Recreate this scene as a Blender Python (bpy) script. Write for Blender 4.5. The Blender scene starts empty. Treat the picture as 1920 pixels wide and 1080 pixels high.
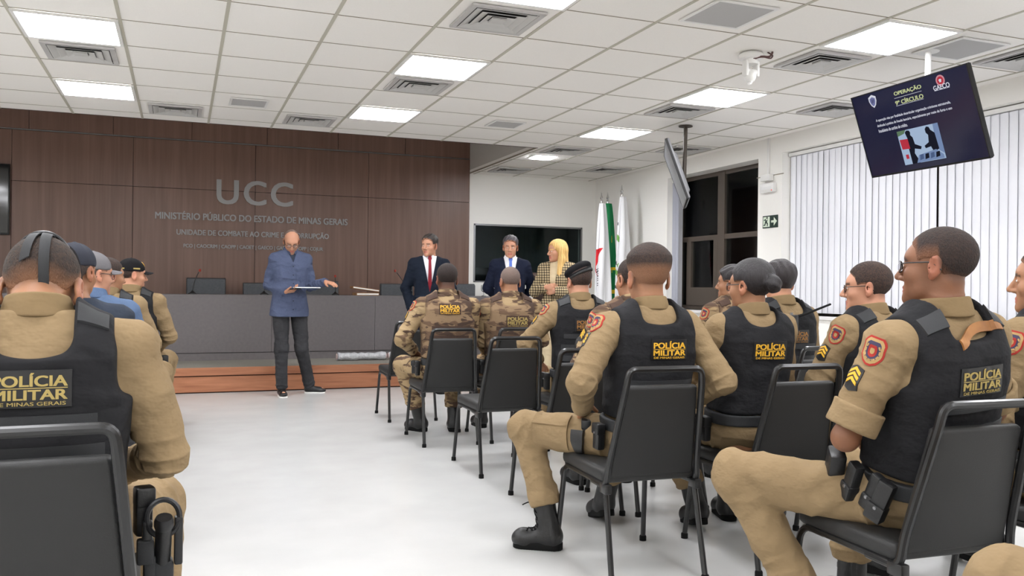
import bpy, bmesh, math, random
import numpy as np
from mathutils import Vector, Matrix

# ------------------------------------------------------------------ camera, world, light, exposure
scn = bpy.context.scene
COL = scn.collection
EYE = 1.17
cam_data = bpy.data.cameras.new('camera')
cam_data.sensor_width = 36.0
cam_data.lens = 36.0 * 1608.65 / 1920.0
cam_data.clip_start = 0.05
cam_data.clip_end = 200
cam = bpy.data.objects.new('camera', cam_data)
COL.objects.link(cam)
def camera_matrix():
    yaw, pit, roll = .3684786, -.0003825, .010896906
    c, s = math.cos(yaw), math.sin(yaw)
    right = Vector((c, -s, 0)); fwd = Vector((s, c, 0)); up = Vector((0, 0, 1))
    c, s = math.cos(pit), math.sin(pit)
    fw = c*fwd + s*up; u = -s*fwd + c*up
    c, s = math.cos(roll), math.sin(roll)
    r2 = c*right + s*u; u2 = -s*right + c*u
    m = Matrix((r2, u2, -fw)).transposed().to_4x4()
    m.translation = Vector((0, 0, EYE))
    return m
cam.matrix_world = camera_matrix()
scn.camera = cam

world = bpy.data.worlds.new('night')
scn.world = world
world.use_nodes = True
world.node_tree.nodes['Background'].inputs[0].default_value = (.010, .012, .016, 1)
world.node_tree.nodes['Background'].inputs[1].default_value = 1.0

scn.view_settings.view_transform = 'Standard'
scn.view_settings.look = 'None'
scn.view_settings.gamma = 1.0
scn.view_settings.use_curve_mapping = False
scn.view_settings.exposure = 0.0
LAMP = 34.0            # emission strength of the ceiling panels
CEIL = 2.822
TX, TY = .6198, .6294   # ceiling tile
GX, GY = -.3728, 5.268  # grid origin
try:
    scn.cycles.use_denoising = True
    scn.cycles.max_bounces = 8
    scn.cycles.diffuse_bounces = 5
    scn.cycles.caustics_reflective = False
    scn.cycles.caustics_refractive = False
    scn.cycles.sample_clamp_indirect = 6.0
except Exception:
    pass

# ------------------------------------------------------------------ helpers: objects
def tag(o, label=None, cat=None, group=None, kind=None):
    if label: o['label'] = label
    if cat: o['category'] = cat
    if group: o['group'] = group
    if kind: o['kind'] = kind
    return o
def empty(name, loc=(0,0,0), rz=0.0, label=None, cat=None, group=None):
    o = bpy.data.objects.new(name, None)
    o.empty_display_size = .1
    o.location = loc; o.rotation_euler = (0, 0, rz)
    COL.objects.link(o)
    return tag(o, label, cat, group)
def link(name, me, parent=None, mat=None):
    o = bpy.data.objects.new(name, me)
    COL.objects.link(o)
    if parent is not None: o.parent = parent
    if mat is not None:
        for m in (mat if isinstance(mat, (list, tuple)) else [mat]): me.materials.append(m)
    return o
def copy_tree(o, parent=None):
    c = o.copy(); COL.objects.link(c)
    if parent is not None: c.parent = parent
    for ch in list(o.children): copy_tree(ch, c)
    return c

class MB:
    """collects shapes into one mesh"""
    def __init__(s): s.v = []; s.f = []; s.mi = []; s.m = 0
    def add(s, v, f):
        n = len(s.v)
        s.v += [tuple(map(float, p)) for p in v]
        for q in f: s.f.append(tuple(i+n for i in q)); s.mi.append(s.m)
        return s
    def box(s, lo, hi):
        x0,y0,z0 = lo; x1,y1,z1 = hi
        return s.add([(x0,y0,z0),(x1,y0,z0),(x1,y1,z0),(x0,y1,z0),(x0,y0,z1),(x1,y0,z1),(x1,y1,z1),(x0,y1,z1)],
                     [(3,2,1,0),(4,5,6,7),(0,1,5,4),(1,2,6,5),(2,3,7,6),(3,0,4,7)])
    def obox(s, c, half, R=None):
        v = [np.array((a*half[0], b*half[1], d*half[2])) for d in (-1,1) for a,b in ((-1,-1),(1,-1),(1,1),(-1,1))]
        R = np.eye(3) if R is None else np.array(R)
        v = [R @ p + np.array(c) for p in v]
        return s.add(v, [(3,2,1,0),(4,5,6,7),(0,1,5,4),(1,2,6,5),(2,3,7,6),(3,0,4,7)])
    def rbox(s, c, half, bev=.01, seg=2, R=None, taper=1.0):
        bm = bmesh.new(); bmesh.ops.create_cube(bm, size=2)
        for v in bm.verts:
            t = taper if v.co.z > 0 else 1.0
            v.co = Vector((v.co.x*half[0]*t, v.co.y*half[1], v.co.z*half[2]))
        bmesh.ops.bevel(bm, geom=bm.edges[:], offset=bev, segments=seg, affect='EDGES', profile=.5)
        R = np.eye(3) if R is None else np.array(R)
        vs = [R @ np.array(v.co) + np.array(c) for v in bm.verts]
        bm.verts.index_update()
        fs = [tuple(v.index for v in f.verts) for f in bm.faces]
        bm.free()
        return s.add(vs, fs)
    def tube(s, pts, r, n=10, closed=False, caps=True, flat=1.0):
        pts = [np.array(p, float) for p in pts]
        m = len(pts); rs = r if hasattr(r, '__len__') else [r]*m
        T = []
        for i in range(m):
            a = pts[(i-1) % m] if (closed or i > 0) else pts[i]
            b = pts[(i+1) % m] if (closed or i < m-1) else pts[i]
            t = b-a; T.append(t/(np.linalg.norm(t)+1e-12))
        u = np.cross(T[0], (0,0,1.0))
        if np.linalg.norm(u) < 1e-3: u = np.cross(T[0], (1.0,0,0))
        u /= np.linalg.norm(u); v = []
        for i in range(m):
            u = u - T[i]*np.dot(u, T[i]); u /= np.linalg.norm(u)+1e-12
            w = np.cross(T[i], u)
            for k in range(n):
                a = 2*math.pi*k/n
                v.append(pts[i] + rs[i]*(math.cos(a)*u + flat*math.sin(a)*w))
        f = []
        for i in range(m if closed else m-1):
            for k in range(n):
                a, b = i*n+k, i*n+(k+1) % n
                j = ((i+1) % m)*n
                f.append((a, b, j+(k+1) % n, j+k))
        if caps and not closed:
            f.append(tuple(range(n-1, -1, -1))); f.append(tuple((m-1)*n+k for k in range(n)))
        return s.add(v, f)
    def lathe(s, prof, c=(0,0,0), n=24, R=None):
        R = np.eye(3) if R is None else np.array(R)
        v = []; f = []
        for (r, z) in prof:
            for k in range(n):
                a = 2*math.pi*k/n
                v.append(R @ np.array((r*math.cos(a), r*math.sin(a), z)) + np.array(c))
        for i in range(len(prof)-1):
            for k in range(n):
                f.append((i*n+k, i*n+(k+1) % n, (i+1)*n+(k+1) % n, (i+1)*n+k))
        f.append(tuple(range(n-1, -1, -1))); f.append(tuple((len(prof)-1)*n+k for k in range(n)))
        return s.add(v, f)
    def prism(s, poly, z0, z1):
        n = len(poly)
        v = [(x, y, z0) for x, y in poly] + [(x, y, z1) for x, y in poly]
        f = [tuple(range(n-1, -1, -1)), tuple(range(n, 2*n))]
        f += [(i, (i+1) % n, n+(i+1) % n, n+i) for i in range(n)]
        return s.add(v, f)
    def ball(s, c, r, n=12, m=8, R=None):
        r = r if hasattr(r, '__len__') else (r, r, r)
        R = np.eye(3) if R is None else np.array(R)
        v = [R @ np.array((0, 0, -r[2])) + np.array(c)]; f = []
        for i in range(1, m):
            b = -math.pi/2 + math.pi*i/m
            for k in range(n):
                a = 2*math.pi*k/n
                v.append(R @ np.array((r[0]*math.cos(b)*math.cos(a), r[1]*math.cos(b)*math.sin(a), r[2]*math.sin(b))) + np.array(c))
        v.append(R @ np.array((0, 0, r[2])) + np.array(c))
        for k in range(n): f.append((0, 1+(k+1) % n, 1+k))
        for i in range(m-2):
            for k in range(n):
                a = 1+i*n+k; b = 1+i*n+(k+1) % n
                f.append((a, b, b+n, a+n))
        top = len(v)-1; base = 1+(m-2)*n
        for k in range(n): f.append((base+k, base+(k+1) % n, top))
        return s.add(v, f)
    def build(s, name, mat, parent=None, smooth=35):
        me = bpy.data.meshes.new(name)
        me.from_pydata(s.v, [], s.f)
        me.update()
        if any(s.mi): me.polygons.foreach_set('material_index', s.mi)
        if smooth:
            me.shade_smooth()
            me.set_sharp_from_angle(angle=math.radians(smooth))
        return link(name, me, parent, mat)

def fillet(pts, r, n=5):
    """round the corners of a polyline"""
    pts = [np.array(p, float) for p in pts]; out = [pts[0]]
    for i in range(1, len(pts)-1):
        a, b, c = pts[i-1], pts[i], pts[i+1]
        ri = r[i] if hasattr(r, '__len__') else r
        d1 = (a-b); d2 = (c-b); l1 = np.linalg.norm(d1); l2 = np.linalg.norm(d2)
        k = min(ri, .49*l1, .49*l2)
        p, q = b+d1/l1*k, b+d2/l2*k
        for j in range(n+1):
            t = j/n; out.append((1-t)**2*p + 2*t*(1-t)*b + t*t*q)
    out.append(pts[-1]); return out

# ------------------------------------------------------------------ materials
def lin(r, g, b):
    def f(c):
        c /= 255.0
        return c/12.92 if c <= .04045 else ((c+.055)/1.055)**2.4
    return (f(r), f(g), f(b), 1.0)
def base_mat(name, rgb=None, rough=.6, spec=.5, metal=0.0):
    m = bpy.data.materials.new(name); m.use_nodes = True
    nt = m.node_tree; p = nt.nodes['Principled BSDF']
    if rgb: p.inputs['Base Color'].default_value = lin(*rgb)
    p.inputs['Roughness'].default_value = rough
    p.inputs['Specular IOR Level'].default_value = spec
    p.inputs['Metallic'].default_value = metal
    return m, nt, p
def N(nt, t, **kw):
    n = nt.nodes.new(t)
    for k, v in kw.items():
        if k in n.inputs: n.inputs[k].default_value = v
        else: setattr(n, k, v)
    return n
def add_bump(nt, p, layers, coord='Object'):
    """layers of (scale, strength, distance, stretch)"""
    tc = N(nt, 'ShaderNodeTexCoord'); prev = None
    for (sc, st, di, stretch) in layers:
        mp = N(nt, 'ShaderNodeMapping'); mp.inputs['Scale'].default_value = stretch
        nz = N(nt, 'ShaderNodeTexNoise'); nz.inputs['Scale'].default_value = abs(sc); nz.inputs['Detail'].default_value = 3 if sc > 0 else 1.5
        if sc < 0: nz.noise_type = 'RIDGED_MULTIFRACTAL'; nz.inputs['Distortion'].default_value = .6
        b = N(nt, 'ShaderNodeBump'); b.inputs['Strength'].default_value = st; b.inputs['Distance'].default_value = di
        nt.links.new(tc.outputs[coord], mp.inputs[0]); nt.links.new(mp.outputs[0], nz.inputs[0])
        nt.links.new(nz.outputs['Fac'], b.inputs['Height'])
        if prev: nt.links.new(prev.outputs[0], b.inputs['Normal'])
        prev = b
    nt.links.new(prev.outputs[0], p.inputs['Normal'])
def ramp(nt, stops, interp='LINEAR'):
    r = N(nt, 'ShaderNodeValToRGB'); cr = r.color_ramp; cr.interpolation = interp
    while len(cr.elements) < len(stops): cr.elements.new(.5)
    for e, (pos, c) in zip(cr.elements, stops): e.position = pos; e.color = c
    return r
def mottled(name, c1, c2, scale=6, rough=.8, spec=.3, bump=None, stretch=(1,1,1), detail=4):
    m, nt, p = base_mat(name, c1, rough, spec)
    tc = N(nt, 'ShaderNodeTexCoord'); mp = N(nt, 'ShaderNodeMapping'); mp.inputs['Scale'].default_value = stretch
    nz = N(nt, 'ShaderNodeTexNoise'); nz.inputs['Scale'].default_value = scale; nz.inputs['Detail'].default_value = detail
    r = ramp(nt, [(.3, lin(*c1)), (.7, lin(*c2))])
    nt.links.new(tc.outputs['Object'], mp.inputs[0]); nt.links.new(mp.outputs[0], nz.inputs[0])
    nt.links.new(nz.outputs['Fac'], r.inputs[0]); nt.links.new(r.outputs[0], p.inputs['Base Color'])
    if bump: add_bump(nt, p, bump)
    return m
def cloth(name, c1, c2, fold=.35, weave=.12, rough=.9):
    return mottled(name, c1, c2, 5, rough, .15, [(-5.5, min(1, fold*2), .04, (1,1,1.5)), (14, fold*1.3, .03, (1,1,1.4)), (700, weave, .001, (1,1,1))])
def plain(name, rgb, rough=.5, spec=.5, metal=0.0, grain=None):
    m, nt, p = base_mat(name, rgb, rough, spec, metal)
    if grain: add_bump(nt, p, [grain])
    return m
def emit(name, rgb, strength):
    m = bpy.data.materials.new(name); m.use_nodes = True
    nt = m.node_tree; nt.nodes.remove(nt.nodes['Principled BSDF'])
    e = N(nt, 'ShaderNodeEmission'); e.inputs[0].default_value = lin(*rgb); e.inputs[1].default_value = strength
    nt.links.new(e.outputs[0], nt.nodes['Material Output'].inputs[0])
    return m
def wood(name, c1, c2, c3, axis=(14, 14, .6), rough=.35, scale=2.2, bump=.08):
    m, nt, p = base_mat(name, c1, rough, .4)
    tc = N(nt, 'ShaderNodeTexCoord'); mp = N(nt, 'ShaderNodeMapping'); mp.inputs['Scale'].default_value = axis
    nz = N(nt, 'ShaderNodeTexNoise'); nz.inputs['Scale'].default_value = scale; nz.inputs['Detail'].default_value = 6
    nz.inputs['Distortion'].default_value = .6
    r = ramp(nt, [(.25, lin(*c1)), (.5, lin(*c2)), (.78, lin(*c3))])
    nt.links.new(tc.outputs['Object'], mp.inputs[0]); nt.links.new(mp.outputs[0], nz.inputs[0])
    nt.links.new(nz.outputs['Fac'], r.inputs[0]); nt.links.new(r.outputs[0], p.inputs['Base Color'])
    b = N(nt, 'ShaderNodeBump'); b.inputs['Strength'].default_value = bump; b.inputs['Distance'].default_value = .004
    nt.links.new(nz.outputs['Fac'], b.inputs['Height']); nt.links.new(b.outputs[0], p.inputs['Normal'])
    return m
def attr_mat(name, rough=.5, spec=.35, sss=0.0, bump=None):
    """colour comes from the mesh's colour attribute (what the thing is, never shade)"""
    m, nt, p = base_mat(name, (200,150,120), rough, spec)
    a = N(nt, 'ShaderNodeAttribute'); a.attribute_name = 'Col'
    nt.links.new(a.outputs['Color'], p.inputs['Base Color'])
    if sss:
        p.inputs['Subsurface Weight'].default_value = sss
        p.inputs['Subsurface Radius'].default_value = (.02, .008, .004)
        p.inputs['Subsurface Scale'].default_value = .5
    if bump: add_bump(nt, p, bump)
    return m
def camo(name, cols, scale=5.5):
    m, nt, p = base_mat(name, cols[0], .9, .15)
    tc = N(nt, 'ShaderNodeTexCoord'); prev = None
    for i, c in enumerate(cols[1:]):
        mp = N(nt, 'ShaderNodeMapping'); mp.inputs['Location'].default_value = (i*7.3, i*3.1, i*5.7); mp.inputs['Scale'].default_value = (1, 1, 2.6)
        nz = N(nt, 'ShaderNodeTexNoise'); nz.inputs['Scale'].default_value = scale*(1+.35*i); nz.inputs['Detail'].default_value = 2.5; nz.inputs['Distortion'].default_value = .8
        r = ramp(nt, [(.52, (0,0,0,1)), (.56, (1,1,1,1))])
        mx = N(nt, 'ShaderNodeMix'); mx.data_type = 'RGBA'
        nt.links.new(tc.outputs['Object'], mp.inputs[0]); nt.links.new(mp.outputs[0], nz.inputs[0]); nt.links.new(nz.outputs['Fac'], r.inputs[0])
        nt.links.new(r.outputs[0], mx.inputs['Factor'])
        if prev: nt.links.new(prev.outputs[2], mx.inputs[6])
        else: mx.inputs[6].default_value = lin(*cols[0])
        mx.inputs[7].default_value = lin(*c); prev = mx
    nt.links.new(prev.outputs[2], p.inputs['Base Color'])
    add_bump(nt, p, [(-5.5, .45, .02, (1,1,1.5)), (14, .3, .02, (1,1,1.4)), (700, .12, .001, (1,1,1))])
    return m
def tweed(name):
    m, nt, p = base_mat(name, (180,165,135), .95, .1)
    tc = N(nt, 'ShaderNodeTexCoord'); sp = N(nt, 'ShaderNodeSeparateXYZ'); nt.links.new(tc.outputs['Object'], sp.inputs[0])
    def mth(op, a, b=None):
        n = N(nt, 'ShaderNodeMath'); n.operation = op
        for i, x in enumerate((a, b)):
            if x is None: continue
            if isinstance(x, (int, float)): n.inputs[i].default_value = x
            else: nt.links.new(x, n.inputs[i])
        return n.outputs[0]
    zz = mth('LESS_THAN', mth('FRACT', mth('MULTIPLY', sp.outputs[2], 36)), .34)
    xx = mth('LESS_THAN', mth('FRACT', mth('MULTIPLY', mth('ADD', sp.outputs[0], mth('MULTIPLY', sp.outputs[1], .6)), 36)), .34)
    fine = mth('LESS_THAN', mth('FRACT', mth('MULTIPLY', sp.outputs[2], 108)), .3)
    tot = mth('ADD', mth('MULTIPLY', mth('ADD', zz, xx), .36), mth('MULTIPLY', fine, .2))
    r = ramp(nt, [(0, lin(186,168,134)), (.25, lin(150,132,102)), (.45, lin(58,50,44)), (.8, lin(26,24,24))])
    nt.links.new(tot, r.inputs[0]); nt.links.new(r.outputs[0], p.inputs['Base Color'])
    add_bump(nt, p, [(300, .3, .003, (1,1,1))])
    return m

MAT = dict(
    wall=plain('painted_wall', (244,242,237), .85, .2, grain=(60, .05, .002, (1,1,1))),
    ceiling=mottled('ceiling_tile', (247,244,239), (244,241,236), 90, .95, .1, [(260, .12, .002, (1,1,1))]),
    grid=plain('ceiling_rail', (186,182,168), .6, .3),
    gridx=plain('ceiling_joint', (150,142,126), .8, .2),
    floor=mottled('vinyl_floor', (192,192,190), (185,185,183), 3, .25, .4, None),
    wood=wood('walnut_panel', (102,76,65), (112,85,73), (124,95,82), axis=(9, 9, .35), rough=.38, bump=.03),
    stepwood=wood('step_wood', (136,86,62), (160,106,76), (182,124,92), axis=(.8, 10, 10), rough=.4),
    groove=plain('shadow_gap', (44,28,24), .8, .1),
    fascia=plain('dark_fascia', (60,40,36), .5, .3),
    soffit=plain('grey_soffit', (190,186,180), .8, .2),
    carpet=mottled('grey_carpet', (150,146,138), (124,120,112), 120, .97, .05, [(300, .5, .004, (1,1,1))]),
    laminate=mottled('charcoal_laminate', (108,103,103), (102,97,98), 30, .45, .35),
    laminate_dark=plain('laminate_gap', (34,32,34), .6, .2),
    white=plain('white_plastic', (226,226,224), .4, .5),
    whitepaint=plain('white_enamel', (232,231,228), .35, .5),
    diffuser=emit('lamp_diffuser', (250,251,255), LAMP),
    vent=plain('grey_enamel', (188,186,184), .45, .5),
    ventin=plain('duct_inside', (74,72,72), .9, .1),
    ventvane=plain('vent_vane', (196,195,192), .5, .4),
    grille=plain('perforated_grille', (182,181,180), .7, .2, grain=(500, .5, .003, (1,1,1))),
    black=plain('black_plastic', (22,22,24), .4, .5),
    tube=plain('black_tube', (24,24,25), .28, .6),
    vinyl=plain('black_vinyl', (38,38,38), .5, .4, grain=(420, .25, .002, (1,1,1))),
    rubber=plain('rubber', (16,16,16), .85, .2),
    chrome=plain('chrome', (200,200,200), .2, .6, 1.0),
    steel=plain('brushed_steel', (150,150,152), .35, .5, 1.0),
    letter=plain('brushed_letter', (146,144,143), .48, .45, .25),
    frame=plain('bronze_frame', (80,71,63), .45, .4),
    blind=plain('vertical_slat', (240,241,247), .8, .2),
    tvblack=plain('tv_bezel', (14,14,16), .3, .5),
    tvback=plain('tv_back', (112,112,114), .5, .4),
    officechair=mottled('grey_upholstery', (92,94,97), (84,86,89), 50, .9, .15, [(500, .3, .002, (1,1,1))]),
    cardboard=mottled('kraft_card', (170,130,92), (150,112,78), 18, .85, .2),
    paper=plain('paper', (238,236,230), .8, .2),
    redmic=plain('red_ring', (150,44,30), .5, .4),
    lectern=wood('dark_veneer', (58,42,38), (68,50,45), (80,60,54), rough=.4),
    eyewhite=plain('eye_white', (232,226,220), .2, .5),
    iris=plain('iris', (44,30,22), .15, .6),
    skin=attr_mat('skin', .5, .35, .08, [(140, .12, .003, (1,1,1))]),
    hairs=attr_mat('cropped_hair', .75, .3, 0, [(330, .9, .006, (1,1,.5))]),
    hairl=attr_mat('combed_hair', .5, .45, 0, [(120, .8, .008, (1.6,1.6,.16))]),
    khaki=cloth('khaki_twill', (143,122,92), (131,111,83)),
    khakid=cloth('khaki_collar', (131,111,81), (124,104,76), .15),
    camo=camo('lizard_camo', ((150,128,96), (104,84,66), (82,65,54), (158,136,104)), 4.6),
    camod=camo('brown_camo', ((102,82,66), (80,64,54), (72,58,50), (132,110,86)), 4.6),
    brown=cloth('brown_nylon', (80,64,56), (70,55,48), .2),
    nylon=cloth('black_nylon', (37,37,39), (30,30,32), .3, .3, .8),
    nylonb=plain('black_webbing', (44,45,47), .65, .35, grain=(500, .3, .002, (1,1,1))),
    leather=plain('black_leather', (24,24,25), .42, .5, grain=(120, .25, .003, (1,1,1))),
    tan_leather=mottled('tan_leather', (160,108,56), (126,82,42), 16, .55, .4),
    navy=cloth('navy_cotton', (52,58,70), (46,52,62), .3),
    navysuit=cloth('navy_wool', (25,31,43), (22,28,39), .28),
    navysuitb=cloth('midnight_wool', (25,30,48), (22,27,43), .28),
    denimblue=cloth('blue_chambray', (78,86,110), (70,78,100), .45),
    lightblue=cloth('light_blue_cotton', (90,108,138), (82,100,128), .3),
    jeans=cloth('charcoal_denim', (58,58,60), (48,48,50), .4),
    whiteshirt=cloth('white_cotton', (226,226,230), (218,218,222), .2),
    redtie=cloth('red_silk', (126,30,42), (114,26,36), .1, .2, .5),
    bluetie=cloth('blue_silk', (92,116,190), (80,104,176), .1, .2, .5),
    tweed=tweed('tweed_check'),
    beigeknit=cloth('beige_knit', (206,188,156), (196,178,146), .25, .4),
    beige=cloth('beige_trousers', (196,180,150), (186,170,140), .25),
    felt=plain('black_felt', (26,25,27), .95, .15, grain=(300, .4, .003, (1,1,1))),
    greycap=cloth('grey_cap', (110,108,110), (98,96,98), .1),
    darkcap=cloth('slate_cap', (54,56,64), (46,48,56), .1),
    glassframe=plain('spectacle_frame', (26,22,22), .3, .5),
    gold=plain('gold_thread', (216,166,46), .6, .4, grain=(600, .3, .001, (1,1,1))),
    goldd=plain('dull_gold_thread', (166,146,88), .7, .3, grain=(600, .3, .001, (1,1,1))),
    goldb=plain('bronze_thread', (146,104,56), .7, .3, grain=(600, .3, .001, (1,1,1))),
    redthread=plain('red_thread', (160,52,46), .8, .2), cream=plain('cream_thread', (172,142,96), .8, .2),
    bluethread=plain('blue_thread', (66,62,84), .8, .2),
    green=plain('flag_green', (30,120,72), .8, .2), yellow=plain('flag_yellow', (228,196,40), .8, .2), flagblue=plain('flag_blue', (36,62,120), .8, .2),
    flagwhite=plain('flag_white', (232,232,234), .8, .2), flagred=plain('flag_red', (206,44,52), .8, .2),
    wreath=plain('flag_wreath', (120,170,90), .8, .2), flaggrey=plain('flag_ink', (84,84,90), .8, .2),
    signgreen=plain('sign_green', (16,44,34), .5, .4), signwhite=plain('sign_glow_white', (222,234,214), .5, .4),
    gold_metal=plain('brass', (190,150,70), .3, .5, 1.0),
)
def glass_mat(name, tint=(200,205,205), rough=.02):
    m, nt, p = base_mat(name, tint, rough, .5)
    p.inputs['Transmission Weight'].default_value = 1.0; p.inputs['IOR'].default_value = 1.45
    return m
def pane_mat(name, tint, mixf):
    """window glass: a clear see-through sheet with a mirror coat"""
    m = bpy.data.materials.new(name); m.use_nodes = True; nt = m.node_tree
    nt.nodes.remove(nt.nodes['Principled BSDF'])
    t = N(nt, 'ShaderNodeBsdfTransparent'); t.inputs[0].default_value = lin(*tint)
    g = N(nt, 'ShaderNodeBsdfGlossy'); g.inputs['Roughness'].default_value = .03; g.inputs[0].default_value = (.9,.9,.9,1)
    if mixf < 1:
        fr = N(nt, 'ShaderNodeValue'); fr.outputs[0].default_value = mixf
    else:
        fr = N(nt, 'ShaderNodeFresnel'); fr.inputs[0].default_value = mixf
    mx = N(nt, 'ShaderNodeMixShader')
    nt.links.new(fr.outputs[0], mx.inputs[0]); nt.links.new(t.outputs[0], mx.inputs[1]); nt.links.new(g.outputs[0], mx.inputs[2])
    nt.links.new(mx.outputs[0], nt.nodes['Material Output'].inputs[0])
    return m
MAT['glass'] = glass_mat('clear_glass', (240,244,244))
MAT['pane'] = pane_mat('window_pane', (214,222,222), 1.25)
MAT['lens'] = pane_mat('spectacle_lens', (248,248,250), .06)
# ------------------------------------------------------------------ lettering
def text_mesh(body, w=None, h=None, bold=0.0, depth=.002, align='CENTER', space=1.0):
    cu = bpy.data.curves.new('lettering', 'FONT')
    cu.body = body; cu.size = 1.0; cu.extrude = .5; cu.resolution_u = 4
    cu.space_character = space
    o = bpy.data.objects.new('lettering', cu); COL.objects.link(o)
    dg = bpy.context.evaluated_depsgraph_get()
    me = bpy.data.meshes.new_from_object(o.evaluated_get(dg))
    v = np.array([tuple(x.co) for x in me.vertices]); f = [tuple(p.vertices) for p in me.polygons]
    bpy.data.objects.remove(o); bpy.data.curves.remove(cu); bpy.data.meshes.remove(me)
    if bold:      # heavier strokes: the same letters overlaid a little to both sides
        n0 = len(v); vv = [v+np.array((dx, dy, 0)) for dx, dy in ((-bold, -bold*.5), (bold, -bold*.5), (-bold, bold*.5), (bold, bold*.5))]
        f = [tuple(i+n0*k for i in q) for k in range(4) for q in f]; v = np.concatenate([q+np.array((0, 0, .03*k)) for k, q in enumerate(vv)])
    lo, hi = v.min(0), v.max(0)
    sx = w/(hi[0]-lo[0]) if w else None
    sy = h/(hi[1]-lo[1]) if h else None
    sx = sx or sy; sy = sy or sx
    v[:,0] = (v[:,0]-(lo[0] if align == 'LEFT' else (lo[0]+hi[0])/2))*sx
    v[:,1] = (v[:,1]-(lo[1]+hi[1])/2)*sy
    v[:,2] = (v[:,2]+.5)*depth
    return v, f

# ------------------------------------------------------------------ setting
XR, YB, XL, YF, ZTOP = 5.95, 11.87, -4.2, -3.6, 3.46
XO, YO = 3.90, 9.33       # opening in the ceiling over the stage
def struct(name, mb, mat, smooth=0):
    return tag(mb.build(name, mat, None, smooth), kind='structure')
struct('floor', MB().box((XL-.2, YF-.2, -.08), (XR+.6, YB+.3, 0)), MAT['floor'])
c = MB().box((XL, YF, CEIL), (XR, YO, CEIL+.05)); c.box((XO, YO, CEIL), (XR, YB, CEIL+.05)); c.box((XL, YO-.4, ZTOP), (XO+.3, YB, ZTOP+.05))
struct('ceiling', c, MAT['ceiling'])
# the recess over the stage: grey side face, dark edge strip
struct('wall_recess', MB().box((XO, YO+.012, CEIL+.05), (XO+.03, YB, ZTOP)).box((XL, YO-.03, CEIL+.05), (XO, YO, ZTOP)), MAT['soffit'])
struct('trim_1', MB().box((XL, YO, CEIL-.004), (XO+.012, YO+.012, CEIL+.11)), MAT['fascia'])
struct('trim_2', MB().box((XO-.006, YO+.012, CEIL-.004), (XO+.006, YB, CEIL+.012)), MAT['gridx'])
# ceiling grid
g = MB()
for cc in range(-6, 11):
    x = GX+cc*TX
    y1 = YO if x < XO-.05 else YB
    g.box((x-.011, YF, CEIL-.004), (x+.011, y1, CEIL))
struct('trim_3', g, MAT['grid'])
g = MB()
for r in range(-14, 11):
    y = GY+r*TY
    x0 = XL if y < YO-.05 else XO+.01
    g.box((x0, y-.0045, CEIL-.002), (GX+10*TX, y+.0045, CEIL))
struct('trim_4', g, MAT['gridx'])
# wood wall: panels over a dark backing
w = MB().box((XL, YB, 0), (XO, YB+.2, ZTOP)); w.m = 1
def panels(xs, z0, z1):
    for a, b in zip(xs[:-1], xs[1:]): w.box((a+.003, YB-.018, z0+.003), (b-.003, YB, z1-.003))
xs = [XL, -3.4, -1.92, -.576, .91, 2.42, XO+.003]
panels(xs, 0, 2.40); panels(xs, 2.40, 3.02); panels([XL, -2.67, -1.74, -.81, .116, 1.056, 1.997, 2.94, XO+.003], 3.035, ZTOP)
struct('wall_back', w, [MAT['groove'], MAT['wood']])
struct('trim_5', MB().box((XL, YB-.024, 3.022), (XO, YB, 3.033)), MAT['steel'])
# pale end wall with the observation window
ox0, ox1, oz0, oz1 = 3.975, 5.725, 1.245, 2.10
w = MB()
for lo, hi in (((XO, 0), (ox0, CEIL)), ((ox1, 0), (XR+.3, CEIL)), ((ox0, 0), (ox1, oz0)), ((ox0, oz1), (ox1, CEIL))):
    w.box((lo[0], YB, lo[1]), (hi[0], YB+.14, hi[1]))
struct('wall_end', w, MAT['wall'])
wf = MB()
for a, b in (((ox0, oz0), (ox0+.025, oz1)), ((ox1-.025, oz0), (ox1, oz1)), ((ox0, oz1-.025), (ox1, oz1)), ((ox0, oz0), (ox1, oz0+.018))):
    wf.box((a[0], YB-.008, a[1]), (b[0], YB+.05, b[1]))
w3 = struct('window_3', wf, MAT['steel'])
MB().box((ox0+.02, YB+.03, oz0+.015), (ox1-.02, YB+.036, oz1-.02)).build('pane', MAT['pane'], w3, 0)
# the dim control booth behind it
b = MB().box((XO, YB+1.6, 0), (XR+.3, YB+1.65, CEIL)); b.box((XO-.05, YB+.14, 0), (XO, YB+1.65, CEIL)); b.box((XR+.25, YB+.14, 0), (XR+.3, YB+1.65, CEIL)); b.box((XO, YB+.14, CEIL), (XR+.3, YB+1.65, CEIL+.04)); b.box((XO, YB+.14, -.05), (XR+.3, YB+1.65, 0))
struct('wall_booth', b, plain('booth_paint', (150,154,154), .9, .1))
tag(MB().rbox((4.22, YB+.35, 1.36), (.15, .02, .11), .01).rbox((4.22, YB+.36, 1.23), (.03, .03, .03), .01).build('monitor', MAT['tvblack'], smooth=30), 'dark computer monitor behind the glass of the booth window', 'monitor')
bt = MB().box((XO, YB+.16, 1.17), (XR+.25, YB+.7, 1.2))
struct('trim_6', bt, MAT['laminate'])
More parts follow.
